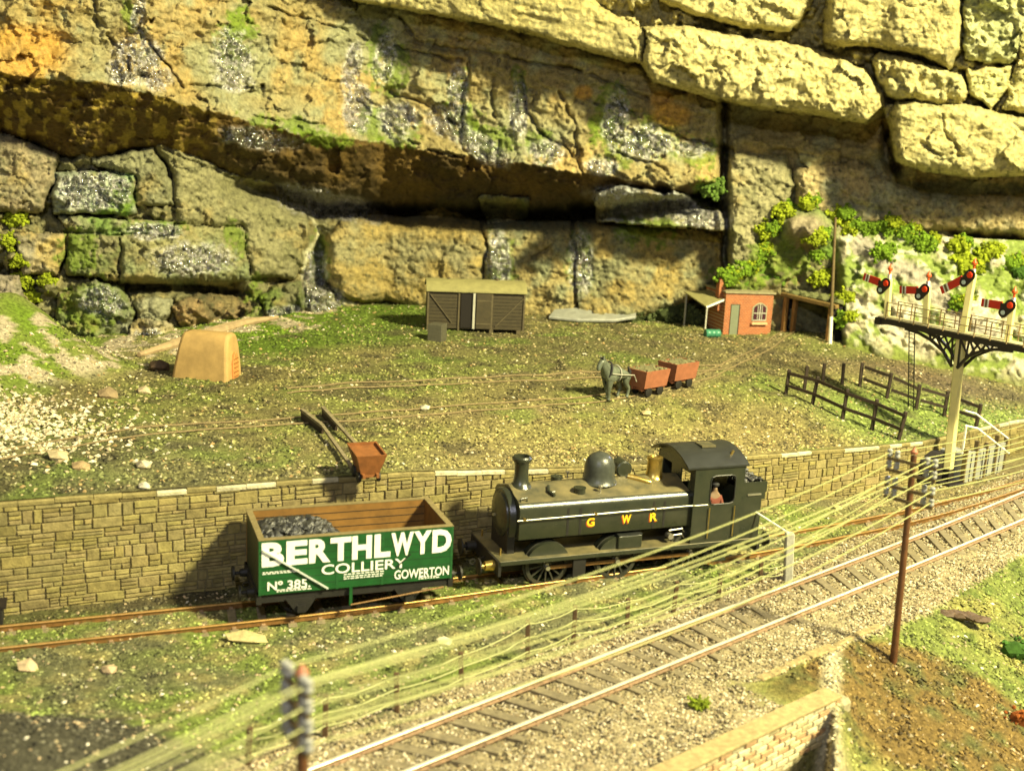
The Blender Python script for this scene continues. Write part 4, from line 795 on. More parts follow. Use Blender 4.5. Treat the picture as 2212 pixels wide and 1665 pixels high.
mb.bar((.12, .02, hv-.15), (Lv*.25, .02, .5), .05, .09, (0, 1, 0)); mb.bar((Lv*.7, .02, .3), (Lv-.12, .02, hv-.3), .05, .09, (0, 1, 0)); mb.build('framing', M['olivef'], VN)
MB().box(Lv*.34, Lv*.5, -.01, .05, .2, hv-.02).build('doorway', M['dark'], VN)
dr = MB().box(Lv*.5, Lv*.65, -.06, .05, .15, hv-.05).build('sliding_door', M['olive'], VN)
mb = MB(); mb.box(Lv*.5, Lv*.65, -.085, -.06, .42, .5); mb.box(Lv*.5, Lv*.65, -.085, -.06, hv-.55, hv-.47); mb.build('hinge', M['olivef'], dr)
MB().box(Lv*.462, Lv*.485, -.12, -.0, .15, hv-.05).build('door_edge', M['conc'], VN)
mb = MB()
for x in (.4, Lv*.66, Lv-.35): mb.box(x-.12, x+.12, -.05, .3, -.12, .11)
mb.build('sleeper_block', M['olivef'], VN)
p = yh(923, 736); q = yh(955, 738); yaw2 = math.atan2((q-p)[1], (q-p)[0]); Lc = np.linalg.norm((q-p)[:2])
o = MB().box(0, Lc, 0, Lc*1.05, -.1, 1.0).build('crate', M['cubeg'], bevel=.02); o.location = tuple(p); o.rotation_euler = (0, 0, yaw2-.42); tagit(o, 'plain dark grey cube shaped crate in front of the olive van', 'crate')
# ------------------------------------------------------------------ brick hut
A = yh(1561, 722); B = yh(1669, 722); yaw = math.atan2(B[1]-A[1], B[0]-A[0])+.12; Lh = np.linalg.norm((B-A)[:2]); hh = 2.75
HT_ = thing('brick_hut', 'small orange brick hut with grey door, arched window and lean-to canopy', 'hut', A, yaw); dp = 3.2
mb = MB(); mb.prism([(0, -.1), (Lh, -.1), (Lh, hh-.05), (0, hh)], 0, dp, 'xz'); mb.build('wall', M['brick'], HT_)
mb = MB(); mb.prism([(-.1, hh+.02), (Lh+.1, hh-.03), (Lh+.1, hh+.08), (-.1, hh+.13)], -.12, dp+.1, 'xz'); rf = mb.build('roof', mat('hut_roof', (.28, .25, .14), .8, var=.3, scale=5, bump=.4), HT_)
mb = MB(); mb.box(-.3, .15, .5, 1.0, 1.5, hh+.95); mb.box(-.33, .18, .47, 1.03, hh+.75, hh+.84); cmn = mb.build('chimney', M['brick'], HT_)
MB().lathe([(.12, 0), (.1, .25)], 10, (-.07, .75, hh+.95)).build('chimney_pot', M['doorbr'], cmn)
MB().box(.42, 1.08, -.03, .02, 0, 2.02).build('door_recess', M['dark'], HT_)
MB().box(.44, 1.0, -.05, .0, 0, 1.98).build('door', M['greydoor'], HT_)
wx0, wx1, wz0, wz1 = Lh*.6, Lh*.86, .95, 2.05; cxw = (wx0+wx1)/2
def archp(x0, x1, z0, z1, rise, n=8): return [(x0, z0), (x1, z0)]+[(x1+(x0-x1)*i/n, z1-rise+rise*math.sin(math.pi*i/n)) for i in range(n+1)]
mb = MB(); mb.prism(archp(wx0-.09, wx1+.09, wz0-.05, wz1+.09, .3), -.04, .0, 'xz'); wn = mb.build('window', mat('grey_frame', (.3, .29, .18), .7), HT_)
mb = MB(); mb.prism(archp(wx0, wx1, wz0, wz1, .25), -.06, -.03, 'xz'); mb.build('pane', mat('dark_pane', (.06, .02, .03), .12), wn)
mb = MB()
for fx in (.33, .67): mb.box(wx0+(wx1-wx0)*fx-.02, wx0+(wx1-wx0)*fx+.02, -.085, -.055, wz0, wz1-.08)
mb.box(cxw-.03, cxw+.03, -.09, -.056, wz0, wz1)
for fz in (.45,): mb.box(wx0, wx1, -.088, -.054, wz0+(wz1-wz0)*fz-.03, wz0+(wz1-wz0)*fz+.03)
mb.box(wx0, wx1, -.088, -.054, wz0-.02, wz0+.05); mb.build('glazing_bar', M['conc'], wn)
MB().box(wx0-.12, wx1+.12, -.2, -.0, wz0-.28, wz0-.12).build('sill', mat('pink_sill', (.65, .38, .2), .7), HT_, bevel=.02)
cn = MB(); cn.add([(-.02, .2, 2.25), (-.02, 2.6, 2.5), (-1.75, 2.9, 2.35), (-1.3, .1, 1.75), (-.02, .2, 2.32), (-.02, 2.6, 2.57), (-1.75, 2.9, 2.42), (-1.3, .1, 1.83)], [(0, 1, 2, 3), (4, 5, 6, 7), (0, 3, 7, 4), (1, 2, 6, 5), (2, 3, 7, 6), (0, 1, 5, 4)])
cp = cn.build('canopy', M['roofol'], HT_); MB().bar((-.02, .17, 2.28), (-1.3, .07, 1.79), .05, .13).build('fascia', M['creamw'], cp)
for (x, y, z) in ((-1.2, .2, 1.8), (-1.65, 2.7, 2.3)): MB().bar((x, y, -.1), (x, y, z), .09).build('canopy_post', M['conc'], HT_)
p = yh(1538, 728); DM = thing('oil_drum', 'dark green ribbed drum lying on its side below the hut canopy', 'drum', p+(0, 0, .24), .25)
MB().lathe([(.0, -.5), (.27, -.5), (.29, -.46), (.27, -.42), (.27, -.18), (.29, -.15), (.27, -.12), (.27, .12), (.29, .15), (.27, .18), (.27, .42), (.29, .46), (.27, .5), (.0, .5)], 20, axis='x').build('barrel', M['drum'], DM, smooth=True)
MB().lathe([(.0, .49), (.22, .49), (.22, .53), (0, .53)], 16, axis='x').build('lid', mat('drum_lid', (.2, .45, .28), .3), DM)
# ------------------------------------------------------------------ mine mouth
A = yh(1686, 716); B = yh(1790, 738); yaw = math.atan2(B[1]-A[1], B[0]-A[0]); Lm = np.linalg.norm((B-A)[:2])
MM = thing('mine_portal', 'dark timber-framed mine mouth set into the mossy bank right of the hut', 'mine entrance', A, yaw); hm = 2.45
mb = MB()
mb.box(-.02, .02, .1, 5.5, -.3, hm); mb.box(Lm-.02, Lm+.02, .1, 5.5, -.3, hm); mb.box(0, Lm, .1, 5.5, hm-.03, hm); mb.box(0, Lm, 5.4, 5.5, -.3, hm); mb.build('tunnel_lining', M['dark'], MM)
for x in (.1, .55): MB().box(x-.13, x+.13, .0+.4*(x > .3), .3+.4*(x > .3), -.2, hm-.1).build('timber_post', M['timber'], MM, bevel=.02)
MB().box(Lm-.32, Lm-.1, .0, .3, -.2, hm-.2).build('timber_post', M['timber'], MM, bevel=.02)
mb = MB(); mb.bar((-.3, .1, hm+.05), (Lm+.3, .1, hm-.1), .35, .26); mb.build('lintel', mat('mossy_timber', (.22, .14, .04), .8, var=.4, scale=4, bump=.5), MM, bevel=.03)
mb = MB()
for i in range(16): mb.rock((i*Lm/15, .5+random.random(), hm+.15), .42, (1.2, 1, .6))
mb.build('roof_stones', mat('mossy_stone', (.15, .16, .06), .9, var=.4, scale=3, bump=.6), MM)
# ------------------------------------------------------------------ bare pole
p = yh(1793, 742); PL = thing('bare_pole', 'tall thin bare brown pole with a white painted foot beside the mine mouth', 'pole', p)
t = aty(1805, 470, p[1]+.1)-p; MB().tube([(0, 0, -.1), tuple(t*.22)], .13, 10, .12).build('painted_foot', M['creamw'], PL, smooth=True); MB().tube([tuple(t*.22), tuple(t)], .12, 10, .08).build('shaft', M['poley'], PL, smooth=True)
# ------------------------------------------------------------------ horse and tubs
hA = yh(1478, 829); hB = yh(1300, 866); hyaw = math.atan2(hB[1]-hA[1], hB[0]-hA[0])
hp = yh(1325, 862); HR = thing('horse', 'grey pit pony walking left in harness in front of two orange tubs', 'horse', hp, hyaw)
s = 1.2
vv = [(-.52, 0, 1.2), (-.2, 0, 1.14), (.12, 0, 1.1), (.42, 0, 1.18), (.62, 0, 1.42), (.78, 0, 1.66), (.86, 0, 1.72), (1.0, 0, 1.5), (1.06, 0, 1.3),
      (.44, .15, .85), (.5, .16, .48), (.46, .16, .12), (.5, .16, .02), (.4, -.15, .85), (.32, -.16, .48), (.2, -.16, .14), (.24, -.16, .02),
      (-.6, .16, .95), (-.5, .17, .66), (-.72, .17, .42), (-.66, .17, .12), (-.6, .17, .02), (-.56, -.16, .95), (-.42, -.17, .66), (-.56, -.17, .4), (-.44, -.17, .12), (-.38, -.17, .02)]
ee = [(0, 1), (1, 2), (2, 3), (3, 4), (4, 5), (5, 6), (6, 7), (7, 8), (3, 9), (9, 10), (10, 11), (11, 12), (3, 13), (13, 14), (14, 15), (15, 16), (0, 17), (17, 18), (18, 19), (19, 20), (20, 21), (0, 22), (22, 23), (23, 24), (24, 25), (25, 26)]
rr = [(.29, .3), (.27, .3), (.28, .31), (.27, .31), (.18, .24), (.13, .17), .12, .1, .085, .15, .085, .06, .09, .15, .085, .06, .09, .18, .12, .075, .06, .09, .18, .12, .075, .06, .09]
skin('body', [tuple(c_*s for c_ in v) for v in vv], ee, [tuple(a*s*1.1 for a in r) if isinstance(r, tuple) else r*s*1.15 for r in rr], M['horse'], HR, 2)
MB().tube([(-.78*s, 0, 1.32*s), (-.9*s, 0, 1.1*s), (-.92*s, 0, .7*s)], [.05, .09, .03], 8).build('tail', M['harness'], HR, smooth=True)
mb = MB()
for i in range(7): t = i/6; mb.rock(((.5+.32*t)*s, 0, (1.55+.3*t)*s), .1)
mb.build('mane', M['harness'], HR)
mb = MB(); mb.lathe([(.3, -.04), (.34, 0), (.3, .04)], 18); 
V = [(x*.0+.5+.28*(z_ if False else 0), y, z_) for x, y, z_ in []]
ring = [(.52*s-.1*math.sin(a)*s, .29*s*math.cos(a), 1.3*s+.36*s*math.sin(a)) for a in np.linspace(0, 2*math.pi, 19)]; MB().tube(ring, .05, 6).build('collar', M['harness'], HR, smooth=True)
ring = [(-.05*s, .33*s*math.cos(a), 1.12*s+.35*s*math.sin(a)) for a in np.linspace(0, 2*math.pi, 19)]; mb = MB(); mb.tube(ring, .028, 6)
for y in (-.36, .36): mb.tube([(.5*s, y*.9*s, 1.2*s), (0, y*s, 1.12*s), (-.8*s, y*s, 1.02*s), (-1.05*s, y*.8*s, .7*s)], .025, 6)
mb.build('trace', M['conc'], HR)
for y in (-.08, .08): MB().tube([(.84*s, y*s, 1.8*s), (.84*s, y*1.2*s, 1.98*s)], .05, 6, .015).build('ear', M['horse'], HR)
def tub(name, label, px, py, yaw, m, pf=yh, k=1., group='coal tubs'):
    p = pf(px, py); T = thing(name, label, 'mine tub', p, yaw, group)
    L_, Wb, Wt, z0, z1 = 1.5*k, (.86 if group else .66)*k, 1.1*k, .38*k, 1.12*k
    mb = MB(); th = .06*k
    for o_, zt in ((0, 0), ):
        B0 = [(x_*L_*(.47 if group else .38), y_*Wb/2, z0) for x_, y_ in ((-1, -1), (1, -1), (1, 1), (-1, 1))]
        T0 = [(-L_/2, -Wt/2, z1), (L_/2, -Wt/2, z1), (L_/2, Wt/2, z1), (-L_/2, Wt/2, z1)]
        T1 = [(x*(1-th*2/L_), y*(1-th*2/Wt), z1) for x, y, _ in T0]; B1 = [(x*.93, y*.9, z1-.1*k) for x, y, _ in T0]
        mb.add(B0+T0+T1+B1, [(3, 2, 1, 0), (0, 1, 5, 4), (1, 2, 6, 5), (2, 3, 7, 6), (3, 0, 4, 7), (4, 5, 9, 8), (5, 6, 10, 9), (6, 7, 11, 10), (7, 4, 8, 11), (8, 9, 13, 12), (9, 10, 14, 13), (10, 11, 15, 14), (11, 8, 12, 15), (12, 13, 14, 15)])
    b = mb.build('tub_body', m, T)
    mb = MB()
    for x in (-.02,): mb.bar((x, -Wb/2-.01, z0), (x*1, -Wt/2-.012, z1), .03*k, .02)
    mb.build('panel_seam', M['rust'], b)
    mb = MB(); mb.box(-L_*.48, L_*.48, -.3*k, -.2*k, .26*k, .4*k); mb.box(-L_*.48, L_*.48, .2*k, .3*k, .26*k, .4*k); mb.box(-.6*k, -.5*k, -.3*k, .3*k, .26*k, .36*k); mb.box(.5*k, .6*k, -.3*k, .3*k, .26*k, .36*k); mb.build('underframe', m, T)
    for x in (-.36, .36):
        for y in (-.36, .36): MB().lathe([(.05*k, -.05*k), (.2*k, -.04*k), (.2*k, .04*k), (.06*k, .06*k)], 14, (x*k, y*k, .2*k), 'y').build('wheel', M['grime'], T, smooth=True)
    return T
d1 = yh(1400, 846); d2 = yh(1455, 838)
tub('mine_tub', 'orange tub coupled directly behind the pit pony', 1398, 851, hyaw, M['orange'], k=1.22)
tub('mine_tub', 'orange tub at the tail of the pony train, farthest from the pony', 1462, 834, hyaw, M['orange'], k=1.22)
for (px, py) in ((1398, 851), (1462, 834)):
    p = yh(px, py); mb = MB()
    for i in range(130): mb.rock((random.uniform(-.8, .8), random.uniform(-.55, .55), 1.3+random.uniform(-.05, .06)), .13)
    o = mb.build('coal_slack', mat('slack', (.16, .15, .07), .9, var=.4, scale=6, bump=.5)); o.location = tuple(p); o.rotation_euler = (0, 0, hyaw); tagit(o, 'grey green slack filling the %s tub' % ('front' if px < 1420 else 'rear'), 'coal', kind='stuff')
# ------------------------------------------------------------------ tipping ramp and tub at the wall edge
RA = thing('tipping_ramp', 'two timber rails on trestles sloping down to the rusty tub at the wall edge', 'ramp')
for (a, b, c_) in (((652, 905), (697, 938), (762, 1024)), ((697, 900), (726, 930), (800, 1005))):
    P = [yh(*a)+(0, 0, .42), yh(*b)+(0, 0, .36), yh(*c_)+(0, 0, .22)]
    mb = MB(); mb.bar(P[0], P[1], .16, .12); mb.bar(P[1], P[2], .14, .1); r = mb.build('ramp_rail', M['sleeper'], RA)
    mb = MB(); mb.bar(P[0]-(0, 0, .24), P[1]-(0, 0, .22), .1, .36); mb.build('trestle', M['fence'], r)
pa_, pb_ = yh(697, 938), yh(762, 1024); ryaw = math.atan2((pb_-pa_)[1], (pb_-pa_)[0])
tb = tub('mine_tub', 'lone rust brown tub parked at the foot of the ramp on the wall edge', 790, 1034, ryaw, M['rusty'], k=1.04, group=None); tb.location.z += .02; tb.rotation_euler = (0, .06, ryaw)
# ------------------------------------------------------------------ paddock fences
def fence(posts, name, label, rails=True, brk=False, hgt=None):
    f = thing(name, label, 'fence', yh(*posts[0][1])); o = f.location; B = []
    for (t_, b_) in posts:
        b = yh(*b_); t = aty(t_[0], t_[1], b[1]); B.append((b, t)); MB().bar(b-(0, 0, .15), t, .17, .17, (0, 1, 0)).build('post', M['fence'], f, off=o, bevel=.015)
    if rails:
        for fr in (.86, .38):
            if brk:
                for (b0_, t0), (b1_, t1) in zip(B[:-1], B[1:]):
                    a = b0_+(t0-b0_)*fr; c_ = b1_+(t1-b1_)*fr; d = c_-a; MB().bar(a+d*.08-(0, .1, 0), c_-d*.0-(0, .1, random.uniform(-.04, .08)), .07, .17).build('rail', M['fence'], f, off=o)
            else:
                mb = MB()
                for (b0_, t0), (b1_, t1) in zip(B[:-1], B[1:]): mb.bar(b0_+(t0-b0_)*fr-(.0, .12, 0), b1_+(t1-b1_)*fr-(.0, .12, 0), .07, .17)
                mb.build('rail', M['fence'], f, off=o)
    return f
fence([((1705, 798), (1697, 852)), ((1767, 813), (1754, 874)), ((1831, 840), (1819, 906)), ((1895, 862), (1883, 928)), ((1957, 889), (1940, 950))], 'paddock_fence', 'dark two-rail timber fence, the nearer side of the paddock, with rails unbroken')
fence([((1863, 783), (1857, 835)), ((1926, 805), (1915, 860)), ((1987, 830), (1979, 882)), ((2048, 845), (2039, 899)), ((2119, 872), (2108, 921))], 'paddock_fence', 'dark timber fence on the far side of the paddock with gaps in its rails', brk=True)
for (t_, b_, w) in (((1744, 790), (1737, 842), 'nearest the fence corner'), ((1781, 785), (1777, 827), 'middle of the three'), ((1823, 785), (1819, 830), 'farthest right of the three')):
    b = yh(*b_); t = aty(t_[0], t_[1], b[1]); o = MB().bar((0, 0, -.15), t-b, .17, .17, (0, 1, 0)).build('fence_post', M['fence'], bevel=.015); o.location = tuple(b); tagit(o, 'dark post without rails at the back of the paddock, '+w, 'post', 'railless posts')
# ------------------------------------------------------------------ signal gantry
gb = lh(2046, 1042); gb = np.array([gb[0], gb[1], 0.]); GY = gb[1]
zd = aty(2078, 722, GY)[2]
G0 = at(1907, 696, zd); G1 = at(2225, 762, zd); gd = (G1-G0)/np.linalg.norm(G1-G0); gyaw = math.atan2(gd[1], gd[0]); gc = aty(2078, 722, GY)
GT = thing('signal_gantry', 'cream bracket signal post with four red semaphore arms on a railed deck', 'railway signal', (gb[0], gb[1], 0), gyaw)
Ri = np.array([[math.cos(-gyaw), -math.sin(-gyaw)], [math.sin(-gyaw), math.cos(-gyaw)]])
def gl_(P): P = np.array(P)-gb; q = Ri@P[:2]; return np.array([q[0], q[1], P[2]])
def gpx(px, z, ly=0.):  # local x on the deck line for an image column
    best = min(np.linspace(-9, 8, 800), key=lambda u: abs(projx(u, ly, z)-px)); return best
def projx(u, ly, z):
    P = gb+np.array([u*math.cos(gyaw)-ly*math.sin(gyaw), u*math.sin(gyaw)+ly*math.cos(gyaw), 0]); P[2] = z; c_ = (P-[0, 0, H])@MC; return 1106+F_*c_[0]/-c_[2]
def projy(u, ly, z):
    P = gb+np.array([u*math.cos(gyaw)-ly*math.sin(gyaw), u*math.sin(gyaw)+ly*math.cos(gyaw), 0]); P[2] = z; c_ = (P-[0, 0, H])@MC; return 832.5-F_*c_[1]/-c_[2]
def gz(u, py): return min(np.linspace(3, 15, 1200), key=lambda z: abs(projy(u, 0, z)-py))
um = gpx(2078, zd); upv = (-.75*math.cos(gyaw)+.66*math.sin(gyaw), .75*math.sin(gyaw)+.66*math.cos(gyaw), 0); u0 = gpx(1907, zd); u1 = gpx(2260, zd); uo = 0.
mb = MB(); tp = np.array([um*.0, 0, 0]); mb.tube([(0, 0, 0), (0, 0, .8)], .26, 4); 
MB().bar((0, 0, -.1), (um*.12, 0, .7), .42, .42, (0, 1, 0)).build('post_foot', M['girder'], GT)
zt = gz(um, 606); MB().bar((um*.12, 0, .7), (um, 0, zd), .42, .42, upv).build('main_post', M['cream'], GT, bevel=.05)
def arm(u, z, ang, par, L=1.5):
    a = math.radians(ang); ca, sa = math.cos(a), math.sin(a); d = np.array([-ca, 0, -sa]); n = np.array([-sa, 0, ca]); o = np.array([u, -.3, z])
    def seg(s0, s1, w, mm, nm, y=0., par_=None):
        V = []
        for s_, hh_ in ((s0, -w/2), (s1, -w/2), (s1, w/2), (s0, w/2)):
            V.append(o+d*s_+n*hh_+(0, y, 0))
        V2 = [v+np.array([0, -.05, 0]) for v in V]; return MB().add(V+V2, [(0, 1, 2, 3), (7, 6, 5, 4), (0, 4, 5, 1), (1, 5, 6, 2), (2, 6, 7, 3), (3, 7, 4, 0)]).build(nm, mm, par_)
    ar = seg(.35, L, .4, M['sred'], 'arm', 0, par); seg(.78*L, .82*L, .3, M['creamw'], 'white_band', -.012, ar) if False else None
    seg(.72*L, .77*L, .405, M['creamw'], 'white_band', -.015, ar); seg(.77*L, .85*L, .405, M['poley'], 'olive_band', -.015, ar); seg(.85*L, .89*L, .405, M['creamw'], 'white_band', -.015, ar)
    seg(.12, .42, .26, M['girder'], 'arm_bracket', -.02, ar)
    # spectacle plate: tilted oval with a red and a clear lens
    c1 = o+np.array([.12, -.06, .08]); c2 = o+np.array([-.2*ca+.0*sa, -.06, -.32]); ax_ = c1-c2; Ls = np.linalg.norm(ax_); ax_ /= Ls; pn = np.array([-ax_[2], 0, ax_[0]])
    poly = [(c1+ (ax_*math.sin(t)+pn*math.cos(t))*.29) for t in np.linspace(0, math.pi, 9)]+[(c2+(ax_*math.sin(t)+pn*math.cos(t))*.25) for t in np.linspace(math.pi, 2*math.pi, 9)]
    V = poly+[p+np.array([0, -.05, 0]) for p in poly]; k = len(poly); sp = MB().add(V, [tuple(range(k)), tuple(range(2*k-1, k-1, -1))]+[(i, i+k, (i+1) % k+k, (i+1) % k) for i in range(k)]).build('spectacle_plate', M['girder'], par)
    MB().lathe([(0, -.11), (.15, -.09), (.17, -.04), (.17, 0)], 18, tuple(c1), 'y').build('red_lens', M['lens'], sp, smooth=True)
    MB().lathe([(0, -.08), (.11, -.08), (.12, -.03), (.12, 0)], 18, tuple(c2), 'y').build('clear_lens', M['clens'], sp, smooth=True)
for (pbx, tpx, tpy, aps, ang) in ((1916, 1923, 585, 615, -9), (2000, 2006, 600, 628, 7), (2081, 2105, 572, 596, 32), (2178, 2191, 634, 662, 1)):
    ub = gpx(pbx, zd+.2); zt = gz(ub, tpy); za = gz(ub, aps); w = .3 if pbx == 2081 else .26
    lean = gpx(tpx, zt)-ub
    dl = MB().bar((ub, 0, zd+.1), (ub+lean*.85, 0, zt-.45), w*1.08, w*1.08, upv).build('signal_post', M['cream'], GT, bevel=.03)
    x = ub+lean*.95; MB().bar((ub+lean*.85, 0, zt-.5), (x, 0, zt-.2), .15, .15, (0, 1, 0)).build('post_cap', M['creamw'], dl)
    MB().lathe([(.05, -.2), (.06, -.02), (.13, .02), (.14, .12), (.08, .2), (.02, .36)], 12, (x, 0, zt)).build('finial', mat('finial_red', (.6, .1, .02), .4), dl, smooth=True)
    arm(ub+lean*.8, za, ang, dl, 1.5 if pbx != 2081 else 1.75)
mb = MB(); mb.box(u0, u1, -.42, .42, zd+.04, zd+.1); dk = mb.build('deck', M['deck'], GT)
mb = MB(); mb.box(u0-.1, u1, -.44, -.3, zd-.26, zd+.03); mb.box(u0-.1, u1, .3, .44, zd-.26, zd+.03)
for u in np.linspace(u0, u1, 7): mb.box(u-.08, u+.08, -.4, .4, zd-.2, zd)
mb.box(u0-.12, u0+.25, -.5, .5, zd-.36, zd+.02); mb.build('girder', M['girder'], GT)
for y0_ in (-.46, .46):
    mb = MB()
    for u in np.linspace(u0+.55, u1, 11): mb.bar((u, y0_, zd), (u, y0_, zd+.95), .045)
    for dz in (.5, .93): mb.bar((u0+.55, y0_, zd+dz), (u1, y0_, zd+dz), .04)
    mb.build('railing', mat('rail_rust', (.35, .25, .12), .6, var=.3), GT)
for sgn in (-1, 1):
    ue = um+sgn*3.2
    for y0_ in (-.36, .36):
        mb = MB(); zb = zd-1.75
        pts = [(um+sgn*.15, y0_*.6, zb), (um+sgn*.75, y0_*.8, zb+.72), (um+sgn*1.5, y0_, zb+1.15), (um+sgn*2.3, y0_, zb+1.38), (ue, y0_, zb+1.46)]
        for a, b in zip(pts[:-1], pts[1:]): mb.bar(a, b, .1, .15)
        mb.bar(pts[1], (um+sgn*.2, y0_, zd-.2), .07, .09); mb.bar(pts[1], (um+sgn*1.35, y0_, zd-.2), .07, .09); mb.bar(pts[2], (um+sgn*1.0, y0_, zd-.2), .07, .09); mb.bar(pts[2], (um+sgn*1.7, y0_, zd-.2), .07, .09)
        mb.bar((um+sgn*.24, y0_, zd-.2), (um+sgn*.2, y0_*.7, zb+.1), .08, .08); mb.build('bracket', M['girder'], GT)
ul = gpx(1968, zd); lb = gl_(yh(1968, 884)); mb = MB()
lt = np.array([gpx(1970, zd-.1), .0, zd-.1])
for o_ in (-.18, .18):
    mb.bar(lb+(o_, 0, -.1), lt+(o_, 0, 0), .05)
for i in range(1, 20): p_ = lb+(lt-lb)*i/20; mb.bar(p_+(-.18, 0, 0), p_+(.18, 0, 0), .035)
mb.build('ladder', M['girder'], GT)
MB().box(-.6, .7, -.7, .5, -.1, .12).build('base_slab', M['girder'], GT, bevel=.03)
# ------------------------------------------------------------------ steps / box behind the signal
sp0 = lh(2078, 1045); sp1 = lh(2165, 1016); syaw = math.atan2((sp1-sp0)[1], (sp1-sp0)[0]); Ls = np.linalg.norm((sp1-sp0)[:2])
ST = thing('platform_steps', 'grey panelled steps with posts and white handrails behind the signal foot', 'steps', sp0, syaw)
MB().box(0, Ls, .0, .12, -.1, 1.6).build('side_panel', M['gpanel'], ST)
mb = MB()
for i in range(1, 7): mb.box(Ls*i/7-.02, Ls*i/7+.02, -.03, .0, -.05, 1.55)
mb.build('panel_rib', M['dark'], ST)
for i in range(5): MB().box(Ls*i/4-.06, Ls*i/4+.06, -.08, .14, -.05, 1.9+.25*(i % 2)).build('post', M['poley'], ST)
for i in range(4): MB().box(Ls*i/4, Ls*(i+1)/4, .13, 1.9, -.1, 1.55-.35*i).build('step', M['gpanel'], ST)
def stl(P): c_, s_ = math.cos(syaw), math.sin(syaw); v = np.array(P)-sp0; return (v[0]*c_+v[1]*s_, -v[0]*s_+v[1]*c_, v[2])
for yy, pts in ((sp0[1]+2.2, ((2085, 887), (2108, 893), (2178, 947))), (sp0[1]+.4, ((2085, 919), (2112, 925), (2180, 979)))):
    MB().tube([stl(aty(a_, b_, yy)) for a_, b_ in pts], .05, 6).build('handrail', M['creamw'], ST)
q_ = stl(aty(2087, 919, sp0[1]+.4)); MB().bar((q_[0], q_[1], .0), q_, .09).build('post', M['creamw'], ST)
q = lh(2010, 1055); DB = thing('relay_cabin', 'black round-topped trackside box behind the foot of the signal post', 'trackside box', q+(.3, .7, 0), syaw)
mb = MB(); mb.prism(archp(-.35, 2.0, -.1, 1.6, .45), 0, 1.3, 'xz'); mb.build('casing', M['dark'], DB, bevel=.03)
mb = MB(); mb.box(.3, 1.5, -.06, .0, .1, 1.2); mb.build('hatch', M['girder'], DB)
# ------------------------------------------------------------------ wagon
WG = thing('coal_wagon', 'open green coal wagon lettered BERTHLWYD COLLIERY standing on the siding', 'wagon', (-8.14, 36.02, -.06), .362); WG.scale = (1.055, 1.03, 1.06)
WL, WW, Z0, Z1, TK = 6.4, 3.15, 1.18, 3.02, .17
side = MB(); side.box(0, WL, 0, TK, Z0, Z1); s_ = side.build('side_plank', M['green'], WG, bevel=.015)
mb = MB()
for i in range(1, 7): mb.box(.0, WL, -.004, .004, Z0+(Z1-Z0)*i/7-.012, Z0+(Z1-Z0)*i/7+.012)
mb.build('plank_groove', mat('groove_green', (.006, .04, .01), .6), s_)
MB().box(0, WL, WW-TK, WW, Z0, Z1).build('side_plank', M['wagwood'], WG, label='brown inner face of the far side')
mb = MB()
for i in range(1, 7): mb.box(TK, WL-TK, WW-TK-.012, WW-TK+.002, Z0+(Z1-Z0)*i/7-.008, Z0+(Z1-Z0)*i/7+.012)
mb.build('plank_groove', M['grime'], WG)
for x in (0, WL-TK): MB().box(x, x+TK, TK, WW-TK, Z0, Z1).build('end_plank', mat('dark_end', (.03, .04, .015), .5) if x == 0 else M['wagwood'], WG)
mb = MB(); mb.box(-.02, WL+.02, -.015, TK+.01, Z1, Z1+.03); mb.box(-.02, WL+.02, WW-TK-.01, WW+.015, Z1, Z1+.03); mb.box(-.02, TK+.01, TK+.01, WW-TK-.01, Z1, Z1+.03); mb.box(WL-TK-.01, WL+.02, TK+.01, WW-TK-.01, Z1, Z1+.03); mb.build('top_edge', mat('worn_edge', (.2, .16, .07), .6), WG)
MB().box(TK, WL-TK, TK, WW-TK, Z0, Z0+.1).build('floor', M['wagwood'], WG)
gi = mat('green_ironwork', (.012, .08, .02), .45)
for xa, xb in ((-.02, .06), (WL-.06, WL+.02), (WL*.385, WL*.385+.08), (WL*.62, WL*.62+.08)): MB().box(xa, xb, -.01, .0, Z0, Z1).build('corner_iron' if xa < .1 or xa > 6 else 'door_iron', gi, WG)
MB().bar((.1, -.05, Z1-.3), (2.2, -.05, Z0+.06), .05, .07, (0, 1, 0)).build('diagonal_strap', mat('pale_strap', (.5, .53, .5), .3), WG)
MB().bar((4.45, -.03, Z0+.55), (4.95, -.03, Z0+1.0), .03, .04, (0, 1, 0)).build('door_chain', M['grime'], WG)
for ch, xa, xb in zip('BERTHLWYD', (305, 512, 705, 888, 1078, 1275, 1425, 1630, 1800), (492, 692, 890, 1070, 1252, 1420, 1628, 1792, 1978)):
    text_mesh(ch, 'letter', M['white'], s_, (xa-285)/1705*WL, (xb-285)/1705*WL, Z0+.96, Z1-.07, -.012, .045)
text_mesh('COLLIERY', 'lettering', M['white'], s_, WL*.31, WL*.755, Z0+.53, Z0+.87, -.012, .012)
text_mesh('GOWERTON', 'lettering', M['white'], s_, WL*.69, WL*.985, Z0+.14, Z0+.46, -.012, .015)
text_mesh('N\u00ba 385.', 'lettering', M['white'], s_, WL*.04, WL*.255, Z0+.15, Z0+.45, -.012, .018)
mb = MB()
for (x0, x1, z) in ((.1, 1.22, .76), (.1, 1.1, .71), (.55, 1.55, .08), (.55, 1.5, .13), (2.72, 4.0, .46), (2.72, 4.0, .38), (2.72, 4.0, .31), (5.25, 5.9, .07), (5.25, 5.85, .12)):
    x = x0
    while x < x1: w = random.uniform(.05, .14); mb.box(x, x+w, -.014, -.001, Z0+z, Z0+z+.028); x += w+.035
mb.build('small_print', M['white'], s_)
